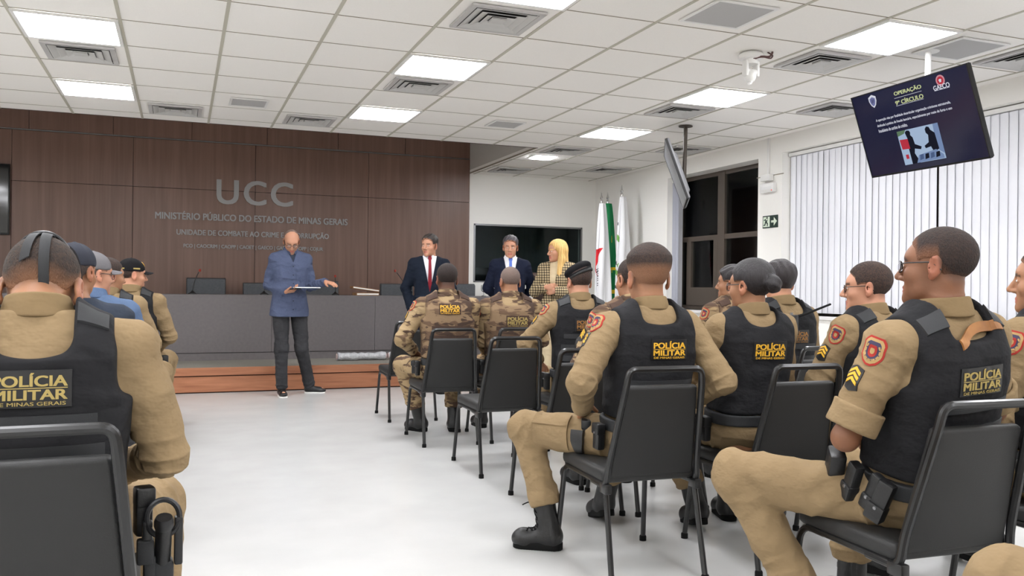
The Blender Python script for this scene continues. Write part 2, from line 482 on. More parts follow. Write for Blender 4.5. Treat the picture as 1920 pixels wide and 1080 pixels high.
# right wall
def yz(lo, hi, x0=XR, x1=XR+.25): rw.box((x0, lo[0], lo[1]), (x1, hi[0], hi[1]))
rw = MB()
W1 = (7.882, 9.778, .92, 2.625); W2 = (2.2, 7.476, .92, 2.64)
yz((YF, 2.64), (YB, CEIL)); yz((W1[0], 2.625), (W1[1], 2.64)); yz((YF, 0), (YB, .92)); yz((YF, .92), (W2[0], 2.64)); yz((W2[1], .92), (W1[0], 2.64)); yz((W1[1], .92), (YB, 2.64))
struct('wall_right', rw, MAT['wall'])
struct('wall_left', MB().box((XL-.2, YF, 0), (XL, YB, ZTOP)), MAT['wall'])
struct('wall_front', MB().box((XL, YF-.2, 0), (XR+.25, YF, CEIL)), MAT['wall'])
struct('baseboard_right', MB().box((XR-.012, YF, 0), (XR, YB, .09)), MAT['white'])
struct('baseboard_end', MB().box((XO, YB-.012, .275), (XR, YB, .36)), MAT['white'])
struct('trim_7', MB().box((XR-.006, 7.45, 2.41), (XR, 7.9, 2.418)), MAT['gridx'])
def window(name, Y0, Y1, Z0, Z1, mulls, trans, sash=None):
    x = XR+.2; fr = MB(); t = .05
    for a, b in (((Y0, Z0), (Y0+t, Z1)), ((Y1-t, Z0), (Y1, Z1)), ((Y0, Z0), (Y1, Z0+t)), ((Y0, Z1-t), (Y1, Z1))):
        fr.box((x, a[0], a[1]), (x+.05, b[0], b[1]))
    for (a, b) in mulls: fr.box((x-.01, a, Z0), (x+.05, b, Z1))
    for (z, a, b) in trans: fr.box((x-.005, a, z-.03), (x+.05, b, z+.03))
    if sash:
        for (a, b, c_, d_) in sash: fr.box((x-.012, a, c_), (x+.05, b, d_))
    o = struct(name, fr, MAT['frame'])
    MB().box((x+.02, Y0+.02, Z0+.02), (x+.026, Y1-.02, Z1-.02)).build('pane', MAT['pane'], o, 0)
    return o
window('window_1', W1[0], W1[1], W1[2], W1[3], [(8.78, 8.92)], [(1.82, W1[0], 9.7)],
       [(9.5, 9.6, .97, 1.79), (8.92, 9.0, .97, 1.79), (9.0, 9.5, .97, 1.20), (W1[0]+.05, 8.78, .97, 1.05)])
window('window_2', W2[0], W2[1], W2[2], W2[3], [(3.9, 3.96), (5.6, 5.66)], [(1.8, W2[0], W2[1])])
struct('trim_8', MB().box((XR-.03, W1[0]-.03, .885), (XR+.2, W1[1]+.03, .92)).box((XR-.03, W2[0]-.03, .885), (XR+.2, W2[1]+.03, .92)), MAT['whitepaint'])

# ------------------------------------------------------------------ ceiling fittings
def cell(c_, r): return (GX+(c_+.5)*TX, GY+(r+.5)*TY)
def ring(mb, a, z0, b, z1, ay=None, by=None):
    ay = ay or a; by = by or b
    P = [(-1,-1),(1,-1),(1,1),(-1,1)]
    v = [(x*a, y*ay, z0) for x, y in P] + [(x*b, y*by, z1) for x, y in P]
    return mb.add(v, [(i, (i+1) % 4, 4+(i+1) % 4, 4+i) for i in range(4)] + [(4+i, 4+(i+1) % 4, (i+1) % 4, i) for i in range(0)])
def rrect(a, b, r, n=5):
    out = []
    for cx, cy, a0 in ((a-r, b-r, 0), (-a+r, b-r, 90), (-a+r, -b+r, 180), (a-r, -b+r, 270)):
        for i in range(n+1):
            t = math.radians(a0+90*i/n); out.append((cx+r*math.cos(t), cy+r*math.sin(t)))
    return out
def make_lamp():
    t = empty('ceiling_light')
    f = MB()
    for lo, hi in (((-.30,-.305),(.30,-.283)), ((-.30,.283),(.30,.305)), ((-.30,-.283),(-.278,.283)), ((.278,-.283),(.30,.283))):
        f.box((lo[0], lo[1], -.012), (hi[0], hi[1], .0))
    f.build('frame', MAT['whitepaint'], t, 0)
    MB().prism(rrect(.274, .279, .03), -.010, -.001).build('diffuser', MAT['diffuser'], t, 0)
    return t
LABL = {(-1,1): 'square ceiling light, nearer of the two lit panels at the far left', (-1,4): 'square ceiling light, farther of the two lit panels at the far left',
        (3,-2): 'square ceiling light cut by the top edge above the middle of the room', (3,1): 'square ceiling light in the middle column above a vent', (3,4): 'square ceiling light nearest the wood wall in the middle column',
        (7,-2): 'square ceiling light above the lit television, largest on the right', (7,1): 'square ceiling light just under the white ceiling bracket', (7,4): 'square ceiling light between the small square lamp and the edge-on television'}
lamp0 = None
for c_ in (-5, -1, 3, 7):
    for r in (4, 1, -2, -5, -8, -11):
        x, y = cell(c_, r)
        if x < XL+.3: continue
        if lamp0 is None: o = lamp0 = make_lamp()
        else: o = copy_tree(lamp0)
        o.location = (x, y, CEIL-.004)
        tag(o, LABL.get((c_, r), 'square ceiling light over the back of the room, outside the picture'), 'ceiling light', 'square light panels in the ceiling')
x, y = cell(7, 7)
t = empty('ceiling_light', (x-.03, y-.03, CEIL-.002), 0, 'small square ceiling light beside the dark corner of the stage recess', 'ceiling light')
f = MB(); f.prism(rrect(.155, .155, .05), -.006, 0); f.build('frame', MAT['whitepaint'], t, 0)
MB().prism(rrect(.14, .14, .045), -.012, -.006).build('diffuser', emit('spot_diffuser', (250,251,255), LAMP*4), t, 0)

def make_vent():
    t = empty('ceiling_vent')
    f = MB(); a = .235
    for lo, hi in (((-a,-a),(a,-a+.035)), ((-a,a-.035),(a,a)), ((-a,-a+.035),(-a+.035,a-.035)), ((a-.035,-a+.035),(a,a-.035))):
        f.box((lo[0], lo[1], -.014), (hi[0], hi[1], 0))
    f.build('frame', MAT['vent'], t, 0)
    MB().box((-.2, -.2, -.002), (.2, .2, 0)).build('duct_plate', MAT['ventin'], t, 0)
    v = MB()
    for a0, a1 in ((.195, .15), (.145, .10), (.095, .055)):
        ring(v, a0, -.016, a1, -.0025); ring(v, a0-.006, -.0165, a1-.006, -.003)
        P = [(-1,-1),(1,-1),(1,1),(-1,1)]
        v.add([(x*a0, y*a0, -.016) for x, y in P]+[(x*(a0-.006), y*(a0-.006), -.0165) for x, y in P], [(i, (i+1) % 4, 4+(i+1) % 4, 4+i) for i in range(4)])
    v.box((-.045, -.045, -.016), (.045, .045, -.006))
    v.build('vane', MAT['ventvane'], t, 0)
    return t
VL = {(-1,2): 'grey ceiling vent between the two left light panels', (0,5): 'grey ceiling vent over the left end of the wood wall', (2,5): 'grey ceiling vent near the wood wall, left of the middle light column',
      (3,-1): 'grey ceiling vent at the top centre, largest in view', (3,2): 'grey ceiling vent between two light panels of the middle column', (7,-1): 'grey ceiling vent just right of the white ceiling bracket',
      (7,2): 'grey ceiling vent beyond the light panel under the white bracket', (7,6): 'grey ceiling vent next to the small square lamp', (7,9): 'flat grey ceiling vent against the pale end wall by the stage recess',
      (9,8): 'grey ceiling vent above the flags in the far right corner', (9,5): 'grey ceiling vent behind the edge-on television', (9,1): 'grey ceiling vent left of the lit television', (9,-2): 'grey ceiling vent at the right edge above the lit television'}
v0 = None
for k, lab in VL.items():
    x, y = cell(*k)
    if v0 is None: o = v0 = make_vent()
    else: o = copy_tree(v0)
    o.location = (x, y, CEIL-.004)
    tag(o, lab, 'vent', 'square air vents in the ceiling')
def grille(c_, r, half, lab):
    x, y = cell(c_, r)
    t = empty('ceiling_grille', (x, y, CEIL-.004), 0, lab, 'grille', 'plain grilles in the ceiling')
    f = MB(); a = half; b = half-.02
    for lo, hi in (((-a,-a),(a,-b)), ((-a,b),(a,a)), ((-a,-b),(-b,b)), ((b,-b),(a,b))): f.box((lo[0], lo[1], -.008), (hi[0], hi[1], 0))
    f.build('frame', MAT['whitepaint'], t, 0)
    MB().box((-b, -b, -.006), (b, b, 0)).build('mesh_panel', MAT['grille'], t, 0)
grille(5, -2, .21, 'plain grey ceiling grille at the top, left of the white bracket')
grille(8, -2, .21, 'plain grey ceiling grille right of the largest light panel')
grille(1, 4, .165, 'small plain grey ceiling grille on the left half of the ceiling')
grille(5, 4, .165, 'small plain grey ceiling grille near the stage recess')

# camera bracket on the ceiling
t = empty('ceiling_bracket', (3.68, 4.97, CEIL), 0, 'white ceiling mount with swivel arms and a loose brown cable', 'bracket')
MB().lathe([(.0,-.052),(.07,-.052),(.085,-.045),(.088,-.02),(.07,-.005),(.0,-.005)]).build('base', MAT['whitepaint'], t)
a = MB(); a.lathe([(.0,-.085),(.05,-.085),(.055,-.05),(.0,-.05)]); a.rbox((-.045, 0, -.115), (.012, .028, .055), .01); a.rbox((.045, 0, -.115), (.012, .028, .055), .01)
a.build('yoke', MAT['whitepaint'], t)
Ry = np.array([[0,0,1],[0,1,0],[-1,0,0]], float)
MB().lathe([(0,-.052),(.02,-.052),(.026,-.045),(.026,.052),(.0,.052)], (0,0,-.14), R=Ry).ball((-.005,0,-.165), (.04,.045,.05)).build('swivel', MAT['whitepaint'], t)
MB().tube(fillet([(.0,-.01,-.19),(-.02,-.03,-.225),(-.06,-.06,-.235)], .03), .009).build('hook', MAT['whitepaint'], t)
MB().tube(fillet([(-.02,-.02,-.06),(.02,-.09,-.045),(.08,-.10,-.05),(.12,-.08,-.01),(.13,-.06,.02),(.10,-.05,0)], .05, 8), .007).tube(fillet([(-.03,-.03,-.055),(.03,-.1,-.05),(.09,-.10,-.06),(.14,-.06,-.02),(.10,-.05,0)], .05, 8), .005).build('cable', plain('brown_cable', (84,58,54), .6, .4), t)

# ------------------------------------------------------------------ televisions
def frame_R(ya, ti):
    wx = np.array([math.cos(ya), math.sin(ya), 0]); n0 = np.array([math.sin(ya), -math.cos(ya), 0])
    n = math.cos(ti)*n0 - math.sin(ti)*np.array([0,0,1]); up = math.cos(ti)*np.array([0,0,1]) + math.sin(ti)*n0
    return wx, up, n
def television(loc, ya, ti, lab, lit):
    W_, H_ = 1.05, .61
    wx, up, n = frame_R(ya, ti)
    t = bpy.data.objects.new('television', None); COL.objects.link(t)
    m = Matrix((wx, up, n)).transposed().to_4x4(); m.translation = Vector(loc); t.matrix_world = m   # local x right, y up, z towards viewer
    tag(t, lab, 'television', 'televisions hung from the ceiling')
    bz = MB()
    b = .008
    for lo, hi in (((-W_/2,-H_/2),(W_/2,-H_/2+b*1.6)), ((-W_/2,H_/2-b),(W_/2,H_/2)), ((-W_/2,-H_/2),(-W_/2+b,H_/2)), ((W_/2-b,-H_/2),(W_/2,H_/2))):
        bz.box((lo[0], lo[1], -.02), (hi[0], hi[1], .003))
    bz.build('bezel', MAT['tvblack'], t, 0)
    MB().rbox((0, 0, -.022), (W_/2-.002, H_/2-.002, .016), .008).rbox((0, -.03, -.045), (W_*.36, H_*.33, .022), .015).build('back_cover', MAT['tvblack'] if lit else MAT['tvback'], t)
    scr = MB().box((-W_/2+b, -H_/2+b, -.01), (W_/2-b, H_/2-b, 0)).build('screen', emit('slide_blue', (30,32,58), 1.0) if lit else plain('dead_screen', (92,94,98), .3, .5), t, 0)
    if lit:
        m_, nt, p = base_mat('lit_screen', (8,8,12), .12, .6)
        p.inputs['Emission Color'].default_value = lin(26,28,56); p.inputs['Emission Strength'].default_value = .8
        scr.data.materials.clear(); scr.data.materials.append(m_)
    # bracket and drop pole to the ceiling
    inv = m.inverted()
    top = Vector((loc[0]-n[0]*.11, loc[1]-n[1]*.11, CEIL-.006)); bot = Vector(loc) - Vector(n)*.10
    bot.z = loc[2]-.06
    k = MB(); k.tube([inv @ top, inv @ bot], .02, 12); k.rbox((0, 0, -.075), (.12, .1, .012), .004)
    k.tube([inv @ bot, inv @ (bot+Vector(n)*.06)], .018, 8)
    pl = inv @ (top-Vector((0,0,.008)))
    k.tube([inv @ top, pl], .07, 16)
    k.build('drop_pole', MAT['whitepaint'] if lit else plain('dark_pole', (74,66,58), .5, .4), t)
    return t, scr, W_, H_
tv, scr, TW, TH = television((4.6395, 4.4509, 2.2992), -1.62884, .33307, 'lit television showing a dark blue slide, hung near the white blinds', True)
def on_screen(v, f, u, vv, name, mat, z=.0012):
    mb = MB(); mb.add([(x+(u-.5)*TW, y+(.5-vv)*TH, zz*.2+z) for x, y, zz in v], f)
    return mb.build(name, mat, scr, 0)
E_w = emit('slide_white', (226,228,240), .85); E_y = emit('slide_cream', (206,214,160), .85); E_r = emit('slide_red', (196,58,74), .8)
for body, u, v_, w_, h_ in (('OPERAÇÃO', .511, .098, .235, .062), ('9º CÍRCULO', .506, .198, .24, .06)):
    v, f = text_mesh(body, w_*TW, None, .03); s = h_*TH/(v[:,1].max()-v[:,1].min()); v[:,1] *= s
    on_screen(v, f, u, v_, 'title_line', E_y)
v, f = text_mesh('GAECO', .126*TW, .032, .02); on_screen(v, f, .78, .16, 'caption', E_w)
for u, v_, w_ in ((.78, .188, .12), (.505, .236, .235), (.505, .148, .235)):
    mb = MB().box((-w_*TW/2, -.0012, 0), (w_*TW/2, .0012, .001)); on_screen(np.array(mb.v), mb.f, u, v_, 'rule', E_w)
for body, v_, w_ in (('A operação visa por finalidade desarticular organização criminosa estruturada,', .344, .64), ('dedicada à prática de fraude bancária, especialmente por meio de furto e uso', .408, .64), ('fraudulento de cartões de crédito.', .467, .262)):
    v, f = text_mesh(body, w_*TW, .024, .01, align='LEFT'); on_screen(v, f, .177, v_, 'body_text', E_w)
disc = [(.034*TW*math.cos(2*math.pi*i/24), .034*TW*math.sin(2*math.pi*i/24)) for i in range(24)]
mb = MB().prism(disc, 0, .001); on_screen(np.array(mb.v), mb.f, .783, .094, 'emblem', emit('slide_pink', (214,150,160), .85))
mb = MB().prism([(x*.72, y*.72) for x, y in disc], 0, .001); on_screen(np.array(mb.v), mb.f, .783, .094, 'emblem', E_r, .002)
mb = MB().ball((0,.002,0), (.012,.008,.0006), 10, 4).box((-.008,-.012,0), (.008,-.002,.001)); on_screen(np.array(mb.v), mb.f, .783, .094, 'emblem', E_w, .003)
sh = [(0,-.048),(.022,-.03),(.036,0),(.036,.03),(.018,.038),(0,.046),(-.018,.038),(-.036,.03),(-.036,0),(-.022,-.03)]
mb = MB().prism(sh, 0, .001); on_screen(np.array(mb.v), mb.f, .195, .11, 'shield', E_w)
mb = MB().prism([(x*.72, y*.72-.003) for x, y in sh], 0, .001); on_screen(np.array(mb.v), mb.f, .195, .11, 'shield', emit('slide_lilac', (120,124,170), .8), .002)
mb = MB().tube([(-.008,-.014,0),(-.004,.014,0),(.006,-.012,0),(.010,.012,0)], .003, 6); on_screen(np.array(mb.v), mb.f, .195, .11, 'shield', emit('slide_dark', (30,26,60), .6), .003)
# the slide's picture: two people in dark clothes at a doorway, a red crate
px = lambda u, v_: ((u-.505)*TW, (.72-v_)*TH)
def flatpoly(ps, name, mat, z):
    mb = MB().prism([px(*q) for q in ps][::-1], 0, .0005); on_screen(np.array(mb.v), mb.f, .505, .72, name, mat, z)
E_pic = emit('picture_pale', (176,198,226), .8); E_dk = emit('picture_dark', (34,36,48), .7); E_bl = emit('picture_blue', (128,150,190), .8); E_gr = emit('picture_green', (110,140,110), .7)
flatpoly([(.332,.521),(.68,.521),(.68,.917),(.332,.917)], 'picture', E_pic, .0012)
flatpoly([(.332,.521),(.41,.521),(.39,.56),(.332,.58)], 'picture', E_gr, .0018)
flatpoly([(.64,.521),(.68,.521),(.68,.86),(.63,.80)], 'picture', E_bl, .0018)
flatpoly([(.40,.55),(.415,.53),(.437,.535),(.445,.56),(.44,.59),(.455,.62),(.46,.70),(.51,.74),(.50,.77),(.45,.75),(.44,.80),(.47,.917),(.40,.917),(.40,.72),(.41,.62),(.405,.59)], 'figure', E_dk, .0022)
flatpoly([(.57,.56),(.585,.535),(.605,.545),(.612,.58),(.64,.62),(.645,.80),(.60,.83),(.585,.76),(.54,.77),(.535,.74),(.575,.71),(.585,.63),(.57,.60)], 'figure', E_dk, .0022)
flatpoly([(.34,.62),(.41,.625),(.412,.74),(.345,.735)], 'crate', E_r, .0026)
flatpoly([(.36,.80),(.385,.80),(.385,.85),(.36,.85)], 'crate', E_r, .0026)
flatpoly([(.47,.83),(.62,.80),(.67,.87),(.67,.91),(.44,.915)], 'table', E_bl, .0024)
for i in range(4): flatpoly([(.48+i*.045,.83),(.51+i*.045,.825),(.505+i*.045,.88),(.47+i*.045,.89)], 'stack', E_dk if i % 2 else emit('picture_grey', (90,110,150), .7), .0028)
television((4.639, 7.49, 2.316), -2.105, .35, 'grey television seen edge-on, hung between the flags and the dark window', False)
t = empty('television', (-2.45, YB-.018, 2.165), 0, 'dark wall television cut off by the left edge of the picture', 'television')
MB().rbox((0, -.03, 0), (.52, .028, .425), .006).build('housing', MAT['tvblack'], t)
MB().box((-.505, -.061, -.40), (.505, -.056, .41)).build('screen', plain('glossy_black', (10,10,12), .08, .6), t, 0)

# ------------------------------------------------------------------ wall lettering
def wall_text(body, x0, x1, z, h, lab, bold=.02, space=1.0):
    t = empty('wall_sign', ((x0+x1)/2, YB-.019, z), 0, lab, 'sign')
    v, f = text_mesh(body, x1-x0, h, bold, .012, space=space)
    mb = MB(); mb.add([(x, -d, y) for x, y, d in v], [q[::-1] for q in f]); mb.build('lettering', MAT['letter'], t, 0)
wall_text('UCC', .423, 1.40, 2.385, .325, 'large raised grey letters UCC on the wood wall', .020, 1.14)
wall_text('MINISTÉRIO PÚBLICO DO ESTADO DE MINAS GERAIS', -.314, 2.135, 2.057, .11, 'raised grey line naming the ministry on the wood wall, under UCC', .025)
wall_text('UNIDADE DE COMBATE AO CRIME E À CORRUPÇÃO', -.058, 1.882, 1.842, .105, 'raised grey line naming the anti crime unit, third line on the wood wall', .025)
wall_text('PCO | CAOCRIM | CAOPP | CAOET | GAECO | GAEPP | CAOPP | COJUR', .027, 1.804, 1.66, .062, 'smallest raised grey line of abbreviations low on the wood wall', .03)

# ------------------------------------------------------------------ stage, desk and what stands on it
ZS = .275
s = MB().box((XL, 9.79, 0), (XR, YB, ZS-.006)); s.m = 1
s.box((XL, 9.785, 0.012), (XR, 9.79, .178)); s.box((XL, 9.765, .190), (XR, 9.79, ZS)); s.m = 2; s.box((XL, 9.765, .2), (XR, 9.765, .2)) ; s.box((XL, 9.80, ZS-.006), (XR, YB, ZS))
tag(s.build('stage', [MAT['groove'], MAT['stepwood'], MAT['carpet']], None, 0), kind='structure')
t = empty('desk', (1.0, 10.68, ZS), 0, 'long charcoal panel desk across the stage under the wall letters', 'desk')
xs = [-3.6, -1.98, -.23, 2.281-1.256, 2.281, 3.35, 4.28]
for a, b in zip(xs[:-1], xs[1:]):
    MB().box((a-1+.002, 0, .092), (b-1-.002, .02, .755)).build('front_panel', MAT['laminate'], t, 0)
MB().box((-4.58, .012, 0), (3.27, .03, .085)).build('plinth', MAT['laminate'], t, 0)
MB().box((-4.58, .022, .085), (3.27, .03, .755)).build('backing', MAT['laminate_dark'], t, 0)
MB().box((-4.6, -.005, .755), (3.285, .62, .775)).build('desktop', MAT['laminate'], t, 0)
for x in (-4.58, 3.25): MB().box((x, .03, 0), (x+.02, .55, .755)).build('side_panel', MAT['laminate'], t, 0)
ZD = ZS+.775
def officechair(x0, x1, ztop, lab):
    xm = (x0+x1)/2; h = (x1-x0)/2
    t = empty('conference_chair', (xm, 11.35, ZS), 0, lab, 'chair', 'conference chairs behind the desk')
    MB().rbox((0, .24, ztop-ZS-.24), (h, .03, .24), .02).build('backrest', MAT['officechair'], t)
    MB().rbox((0, .275, ztop-ZS-.238), (h+.006, .014, .246), .012).build('back_shell', MAT['black'], t)
    MB().rbox((0, 0, .45), (h, .23, .035), .025).build('seat', MAT['officechair'], t)
    MB().tube(fillet([(0,.15,.43),(0,.3,.43),(0,.3,.62)], .05), .02).build('back_bar', MAT['black'], t)
    MB().tube([(0,0,.08),(0,0,.42)], .03).build('column', MAT['black'], t)
    b = MB()
    for k in range(5):
        a = 2*math.pi*k/5; b.tube([(0,0,.09),(.26*math.cos(a),.26*math.sin(a),.05)], [.025,.016]); b.ball((.26*math.cos(a),.26*math.sin(a),.028), .028)
    b.build('castor_base', MAT['black'], t)
for a, b, z, l in ((.07, .535, 1.245, 'grey conference chair behind the desk beside the left microphone'), (.755, 1.22, 1.19, 'grey conference chair mostly hidden by the man in the blue shirt'), (1.52, 1.975, 1.225, 'grey conference chair right of the man in the blue shirt'), (2.55, 3.0, 1.20, 'grey conference chair left of the man with the red tie'), (3.45, 3.91, 1.21, 'grey conference chair between the two men in suits')):
    officechair(a, b, z, l)
def mic(x, z, dx, dz, lab):
    t = empty('desk_microphone', (x, 10.86, ZD), 0, lab, 'microphone', 'gooseneck microphones on the desk')
    MB().lathe([(0,0),(.05,0),(.048,.012),(.02,.03),(.012,.045),(0,.045)]).build('base', MAT['black'], t)
    MB().tube(fillet([(0,0,.04),(dx*.25,0,dz*.55),(dx*.85,-.02,dz*.93)], .12, 8), .005, 8).build('gooseneck', MAT['black'], t)
    MB().ball((dx,-.025,dz), (.014,.014,.018)).build('head', MAT['redmic'], t)
mic(.13, 0, .08, .285, 'gooseneck microphone left on the desk, before the left grey chair')
mic(.95, 0, .05, .22, 'gooseneck microphone behind the right arm of the man in blue')
mic(1.815, 0, -.01, .24, 'gooseneck microphone right of the man in the blue shirt')
mic(2.73, 0, -.16, .32, 'gooseneck microphone beside the sleeve of the man with the red tie')
t = empty('document_box', (2.20, 10.95, ZD), .06, 'lower brown card folder in the pile on the desk', 'folder')
MB().box((-.13,-.11,0), (.16,.11,.035)).build('cover', MAT['cardboard'], t, 0)
MB().box((-.125,-.105,.008), (.155,-.112,.027)).build('pages', MAT['paper'], t, 0)
t = empty('document_box', (2.17, 10.95, ZD+.052), .0, 'upper brown card folder slipping off the pile on the desk', 'folder')
MB().obox((.03,0,.03), (.17,.11,.014), [[math.cos(.13),0,math.sin(.13)],[0,1,0],[-math.sin(.13),0,math.cos(.13)]]).build('cover', MAT['cardboard'], t, 0)
MB().obox((.03,-.004,.03), (.165,.109,.007), [[math.cos(.13),0,math.sin(.13)],[0,1,0],[-math.sin(.13),0,math.cos(.13)]]).build('pages', MAT['paper'], t, 0)
t = empty('drinking_glass', (3.80, 10.9, ZD), 0, 'clear stemmed water glass on the desk between the two suited men', 'glass')
MB().lathe([(0,0),(.034,0),(.03,.006),(.006,.012),(.005,.05),(.03,.07),(.036,.10),(.034,.15),(.032,.15),(.033,.10),(.027,.074),(0,.066)]).build('bowl', MAT['glass'], t)
t = empty('lectern', (4.53, 10.55, ZS), 0, 'dark wood lectern between the man with the blue tie and the woman', 'lectern')
MB().box((-.09,-.2,0), (.16,-.18,1.0)).box((-.09,-.18,0),(-.07,.16,1.0)).box((.14,-.18,0),(.16,.16,1.0)).build('body_panel', MAT['lectern'], t, 0)
MB().obox((.035,0,1.03), (.15,.24,.014), [[1,0,0],[0,math.cos(.25),-math.sin(.25)],[0,math.sin(.25),math.cos(.25)]]).build('sloped_top', MAT['lectern'], t, 0)

def bundle(x, y, z, L, rz, lab, seed):
    rnd = random.Random(seed)
    t = empty('paper_bundle', (x, y, z), rz, lab, 'paper bundle', 'plastic wrapped bundles on the stage edge')
    mb = MB(); pts = []; rs = []
    for i in range(15):
        s_ = -L/2+L*i/14; pts.append((s_, rnd.uniform(-.006,.006), .05+rnd.uniform(-.004,.004))); rs.append(.046+rnd.uniform(-.008,.006))
    mb.tube(pts, rs, 18); mb.build('plastic_wrap', mottled('wrap_%d' % seed, (206,206,208), (168,170,174), 22, .25, .6, [(60, .6, .02, (1,1,1))]), t)
    for s_ in (-1, 1):
        MB().lathe([(0,0),(.03,0),(.038,.006),(.03,.014),(0,.016)], (s_*(L/2+.001), 0, .05), R=[[0,0,s_],[0,1,0],[-s_,0,0]]).build('paper_roll', mottled('roll_%d%d' % (seed, s_+1), (186,150,146), (220,210,206), 90, .8, .2), t)
bundle(2.04, 10.3, ZS, .58, .03, 'left of two long plastic wrapped paper rolls lying on the stage', 1)
bundle(2.64, 10.33, ZS, .52, .06, 'right of two long plastic wrapped paper rolls, reaching behind the empty chair', 2)

# ------------------------------------------------------------------ flags
def flag(x, y, ztop, kind, lab, rz=0.0):
    t = empty('flag', (x, y, ZS), rz, lab, 'flag', 'ceremonial flags in the corner')
    h = ztop-ZS
    MB().lathe([(0,0),(.16,0),(.16,.03),(.05,.06),(.025,.12),(0,.12)]).build('stand', MAT['gold_metal'], t)
    MB().tube([(0,0,.1),(0,0,h-.14)], .014, 12).build('pole', MAT['chrome'], t)
    MB().lathe([(.0,0),(.02,.0),(.012,.03),(.02,.05),(.009,.085),(.0,.14)], (0,0,h-.14)).build('finial', MAT['chrome'], t)
    nu, nv = 90, 110; L = 1.5
    me_v = []; idx = []
    rows = []
    for j in range(nv+1):
        v = j/nv; sp = .04+.095*min(1, v*1.1)**.7
        for i in range(nu+1):
            u = i/nu
            a = u*2*math.pi*2.6
            r_ = sp*(.50+.5*u)*(1+.20*math.sin(a*2+v*2))
            x_ = r_*math.cos(a*.42-1.1) ; y_ = -.02-abs(r_*math.sin(a*.42-1.1))*.8 - .018*math.sin(u*30+v*3)*min(1,v*3)
            z_ = h-.17-v*(L+.06*math.sin(u*5))
            me_v.append((x_, y_, z_))
    mb = MB(); fs = []; mis = []
    def col(u, v):
        if kind == 'green':
            c_ = 0
            if .30 < v < .36 and u < .6: c_ = 1
            if .36 < v < .62 and .15 < u < .62: c_ = 2
            if .62 < v < .645 : c_ = 1
            if .84 < v < .87 : c_ = 1
            return c_
        if kind == 'red':
            d = abs(u-.52)/.30 + 0
            return 1 if (.42 < v < .66 and d < 1-(v-.42)/.24) else (2 if (.60 < v < .78 and .62 < u < .74 and int(v*90) % 2 == 0) else 0)
        if kind == 'crest':
            du, dv = (u-.45)/.34, (v-.52)/.20; rr = math.hypot(du, dv)
            if .78 < rr < 1.0 and abs(dv) > .5: return 1
            if abs(abs(du)-abs(dv)*.9) < .10 and rr < .62: return 3
            if rr < .35 and dv > 0 and du < 0: return 2
            if .24 < v < .265 and .25 < u < .65 and int(u*40) % 3: return 3
            if .80 < v < .825 and .2 < u < .7 and int(u*40) % 3: return 3
        return 0
    W_ = nu+1
    for j in range(nv):
        for i in range(nu):
            mb.m = col((i+.5)/nu, (j+.5)/nv)
            mb.f.append((j*W_+i, j*W_+i+1, (j+1)*W_+i+1, (j+1)*W_+i)); mb.mi.append(mb.m)
    mb.v = me_v
    mats = {'green': [MAT['green'], MAT['yellow'], MAT['flagblue']], 'red': [MAT['flagwhite'], MAT['flagred'], MAT['flaggrey']], 'crest': [MAT['flagwhite'], MAT['wreath'], MAT['flagred'], MAT['flaggrey']]}[kind]
    o = mb.build('cloth', mats, t, 180)
    so = o.modifiers.new('thickness', 'SOLIDIFY'); so.thickness = .002
flag(5.35, 10.50, 2.50, 'red', 'white flag with a red triangle, leftmost of the three flags')
flag(5.56, 10.72, 2.53, 'green', 'green flag with yellow and blue, between the two white flags')
flag(5.62, 10.42, 2.60, 'crest', 'white flag with a green wreath crest, rightmost of the three flags')

# ------------------------------------------------------------------ right wall fittings
t = empty('exit_sign', (XR-.001, 7.66, 1.915), 0, 'dark green exit sign with running figure and arrow on the pillar', 'sign')
MB().box((-.006,-.127,-.067), (0,.127,.067)).build('plate', MAT['signgreen'], t, 0)
def sy(ps): return [(-.0072, y, z) for y, z in ps]
def syp(name, ps, z=0):
    n = len(ps); mb = MB(); mb.add([(-.0062-z, -y, q) for y, q in ps]+[(-.0085-z, -y, q) for y, q in ps], [tuple(range(n)), tuple(range(2*n-1, n-1, -1))]+[(i, n+i, n+(i+1) % n, (i+1) % n) for i in range(n)])
    return mb
ar = syp('a', [(.02,.012),(.065,.012),(.065,.045),(.115,0),(.065,-.045),(.065,-.012),(.02,-.012)]); ar.build('arrow', MAT['signwhite'], t, 0)
syp('d', [(-.115,-.055),(-.005,-.055),(-.005,.055),(-.115,.055)]).build('doorway', MAT['signwhite'], t, 0)
rn = syp('r', [(-.062,.012),(-.035,.026),(-.05,.0),(-.03,-.02),(-.036,-.048),(-.046,-.046),(-.044,-.024),(-.066,-.008),(-.078,-.04),(-.105,-.04),(-.105,-.030),(-.088,-.028),(-.072,.02),(-.098,.012),(-.10,.022),(-.068,.034)], .003)
rn.ball((-.0112, .045, .043), (.001,.012,.012), 12, 6); rn.build('running_figure', MAT['signgreen'], t, 0)
t = empty('emergency_light', (XR, 7.675, 2.28), 0, 'small white emergency light box on the pillar above the exit sign', 'emergency light')
MB().rbox((-.025, 0, 0), (.025, .115, .05), .008).build('housing', MAT['whitepaint'], t)
MB().box((-.052,-.08,-.02), (-.049,.08,.012)).build('lens', MAT['white'], t, 0)
MB().ball((-.052,-.09,-.032), .006).build('indicator', emit('red_led', (230,60,50), 1.2), t)
t = empty('cable_duct', (XR, 7.69, 2.36), 0, 'white cable duct running from the ceiling down the pillar', 'cable duct')
MB().box((-.02,-.016,.05), (0,.016,CEIL-2.36)).build('trunking', MAT['whitepaint'], t, 0)
MB().rbox((-.03, 0, .03), (.03, .08, .035), .006).build('junction_box', MAT['whitepaint'], t)

